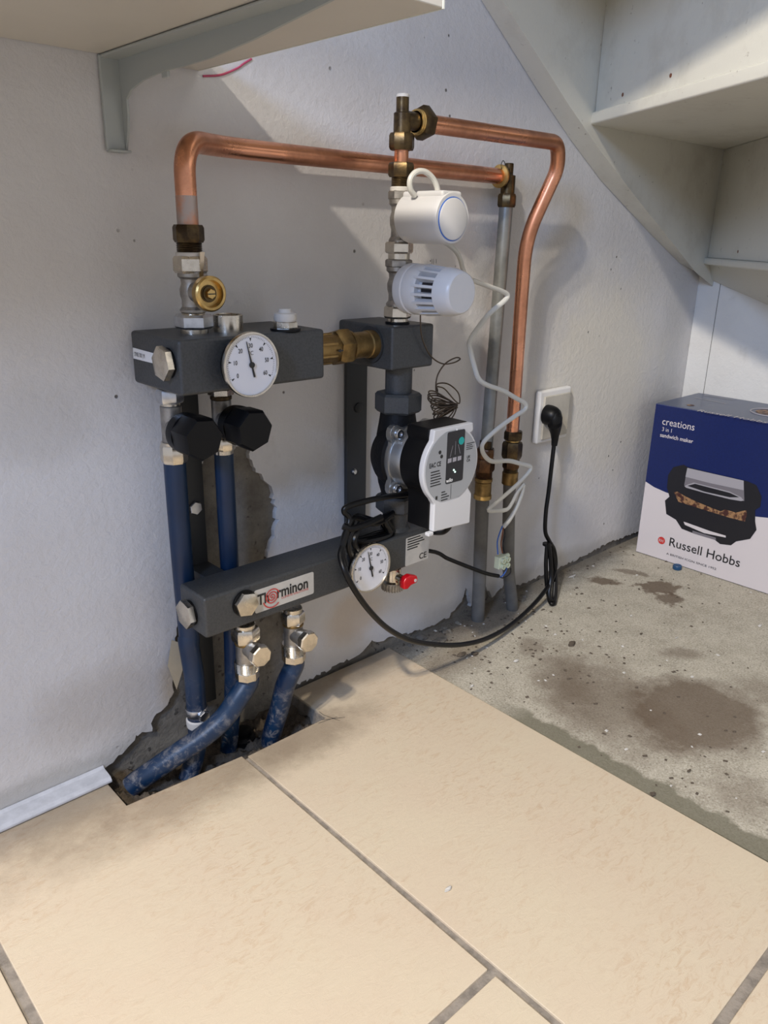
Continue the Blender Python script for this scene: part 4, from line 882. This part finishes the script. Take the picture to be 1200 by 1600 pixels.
for a, b2_ in ((-.009, .007), (-.009, -.006), (.005, .007), (.005, -.006)):
    MB().lathe((c.x+a, c.y-.003, c.z+b2_), -YA, [(.0055, 0), (.0055, .008), (.0035, .008), (.0035, .004), (.0005, .004)], 16).build('screw_tower', 'terminal', tb)
for b2_ in (.009, -.007):
    MB().lathe((c.x+.006, c.y+.003, c.z+b2_), XA, [(.0048, 0), (.0048, .013), (.003, .013)], 14).build('wire_port', 'terminal', tb)
# ================================================================== socket
so = thing('wall_socket', 'white square wall socket with beige plate above the cable loop', 'socket', (1.43, 0, .41))
MB().box((1.371, -.016, .352), (1.485, -.001, .468)).build('frame', 'socketframe', so, bevel=.005)
MB().box((1.383, -.0205, .361), (1.4765, -.0155, .456)).build('cover_plate', 'socket', so, bevel=.0022)
# ================================================================== carton
bxo = thing('appliance_carton', 'blue and white printed appliance carton in the corner by the right wall', 'box', (1.9, -.3, -.006))
bx_, by0, by1, bz0, bz1 = 1.812, -.048, -.52, -.005, .3935
MB().box((bx_, by1, bz0), (2.036, by0, bz1)).build('carton', 'carton_side', bxo, bevel=.0012, seg=2)
fx_ = bx_-.0004
def FP(px, py, d=0): p = X(px, py, fx_-d); return p
def poly_on(pts, m, nm, d): 
    mb = MB(); loop = [FP(px, py, d) for px, py in pts]
    for t in tessellate_polygon([loop]):
        t = list(t); n_ = (loop[t[1]]-loop[t[0]]).cross(loop[t[2]]-loop[t[0]])
        if n_.x > 0: t.reverse()
        mb.add([loop[i] for i in t], [(0, 1, 2)])
    return mb.build(nm, m, bxo, smooth=False)
f0 = MB(); f0.add([(fx_, by0-.001, bz0+.001), (fx_, by1+.001, bz0+.001), (fx_, by1+.001, bz1-.001), (fx_, by0-.001, bz1-.001)], [(3, 2, 1, 0)]); f0.build('front_print', 'carton_white', bxo, smooth=False)
cv = [FP(*p) for p in ((1008, 752), (1022, 761), (1040, 769), (1062, 777), (1090, 788), (1120, 797), (1150, 803), (1180, 807), (1200, 809))]
cv[0].y = by0-.001
end = cv[-1]; cv += [Vector((fx_, by1+.001, end.z+.03))]
lo_ = [Vector((fx_-.0004, q.y, q.z)) for q in cv]; hi_ = [Vector((fx_-.0004, q.y, bz1-.001)) for q in cv]
bm_ = MB(); n = len(lo_); bm_.add(lo_+hi_, [(i, i+n, i+1+n, i+1) for i in range(n-1)]); bm_.build('blue_field', 'carton_blue', bxo, smooth=False)
tp = MB(); tp.add([(bx_+.001, by0-.001, bz1+.0004), (bx_+.001, by1+.001, bz1+.0004), (2.035, by1+.001, bz1+.0004), (2.035, by0-.001, bz1+.0004)], [(0, 1, 2, 3)]); tp.build('top_print', 'carton_top', bxo, smooth=False)
dU, dV = -YA, ZA
def ft(s_, size, px, py, m, **kw): return text(s_, size, FP(px, py, .0010), dU, dV, m, bxo, **kw)
ft('creations', .0250, 1034, 663, 'carton_white', sx=.92)
ft('3 in 1', .0140, 1034, 673, 'carton_white', sx=.9)
ft('sandwich maker', .0140, 1031, 682, 'carton_white', sx=.95, bold=.012)
ft('Russell Hobbs', .0330, 1044, 852, 'print', sx=.98, bold=.004)
ft('A BRITISH ICON SINCE 1952', .0078, 1041, 866, 'print', sx=1.36)
mb = MB(); c = FP(1033.5, 844.5, .0010); mb.add(circle(c, dU, dV, .0098, 28), [tuple(range(28))]); mb.build('round_emblem', 'redprint', bxo, smooth=False)
text('RH', .0110, c+Vector((-.0004, .0072, -.004)), dU, dV, 'carton_white', bxo, sx=.9)
# printed picture of the sandwich maker
poly_on([(1044, 742), (1052, 730), (1068, 726), (1075, 730), (1120, 741), (1168, 752), (1182, 758), (1190, 776), (1188, 792), (1180, 797), (1180, 815), (1182, 828), (1172, 842), (1150, 846), (1142, 852), (1125, 850), (1115, 842), (1080, 832), (1065, 826), (1056, 812), (1041, 803), (1039, 782), (1046, 776), (1042, 762)], 'dprint', 'picture_body', .0010)
poly_on([(1074, 731), (1100, 737), (1162, 751), (1163, 783), (1148, 779), (1100, 766), (1084, 757), (1069, 758)], 'gprint', 'picture_lid', .0014)
poly_on([(1074, 731), (1100, 737), (1162, 751), (1162, 766), (1110, 755), (1071, 745)], 'gprint2', 'picture_lid_top', .0018)
poly_on([(1069, 759), (1084, 754), (1140, 768), (1158, 777), (1162, 782), (1158, 783), (1140, 780), (1100, 770), (1072, 762)], 'gprint2', 'picture_trim', .0018)
poly_on([(1074, 759), (1086, 756), (1140, 770), (1155, 777), (1140, 777), (1100, 768)], 'dprint', 'picture_handle_gap', .0022)
poly_on([(1053, 769), (1058, 768), (1070, 775), (1086, 783), (1108, 792), (1126, 799), (1133, 796), (1150, 801), (1166, 797), (1167, 804), (1164, 815), (1140, 809), (1095, 795), (1060, 784)], 'bread', 'picture_toast', .0014)
poly_on([(1068, 815), (1074, 817), (1110, 830), (1134, 837), (1134, 840), (1100, 833), (1070, 820)], 'carton_white', 'picture_highlight', .0014)
poly_on([(1082, 829), (1118, 840), (1119, 844), (1082, 833)], 'gprint', 'picture_foot', .0014)
# top print
q = G(1090, 636, bz1+.001); text('Russell Hobbs', .034, G(1087, 642, bz1+.0010), -YA, XA, 'carton_white', bxo, sx=.85)
mb = MB(); c = G(1079, 633, bz1+.001); mb.add(circle(c, -YA, XA, .009, 24, .011), [tuple(range(24))]); mb.build('round_emblem', 'bread', bxo, smooth=False)
mb = MB(); stroke(mb, [G(1085, 621, bz1+.001), G(1135, 631, bz1+.001)], .003, ZA); stroke(mb, [G(1100, 617.5, bz1+.001), G(1148, 625, bz1+.001)], .004, ZA); mb.build('small_print', 'gprint2', bxo, smooth=False)
c = G(1207, 645, bz1+.001); mb = MB(); cc = circle(c, -YA, XA, .048, 40); mb.tube(cc, .002, 6, closed=True); mb.build('plate_rim', 'gprint2', bxo)
mb = MB(); mb.add(circle(c+Vector((0, 0, .0003)), -YA, XA, .037, 40), [tuple(range(40))]); mb.build('plate_picture', 'bread', bxo, smooth=False)
# bottle cap in front of carton
c = G(1059, 888, -.005)
bc = MB().lathe((c.x-.004, c.y, -.0055), ZA, [(.0105, 0), (.0110, .001), (.0110, .009), (.0100, .0105), (.0075, .0105), (.007, .0095), (.0005, .0095)], 32).build('bottle_cap', 'capblue')
tag(bc, 'small dark blue plastic cap on the concrete in front of the carton', 'cap')
for o in bpy.data.objects:
    if '_o' in o: del o['_o']
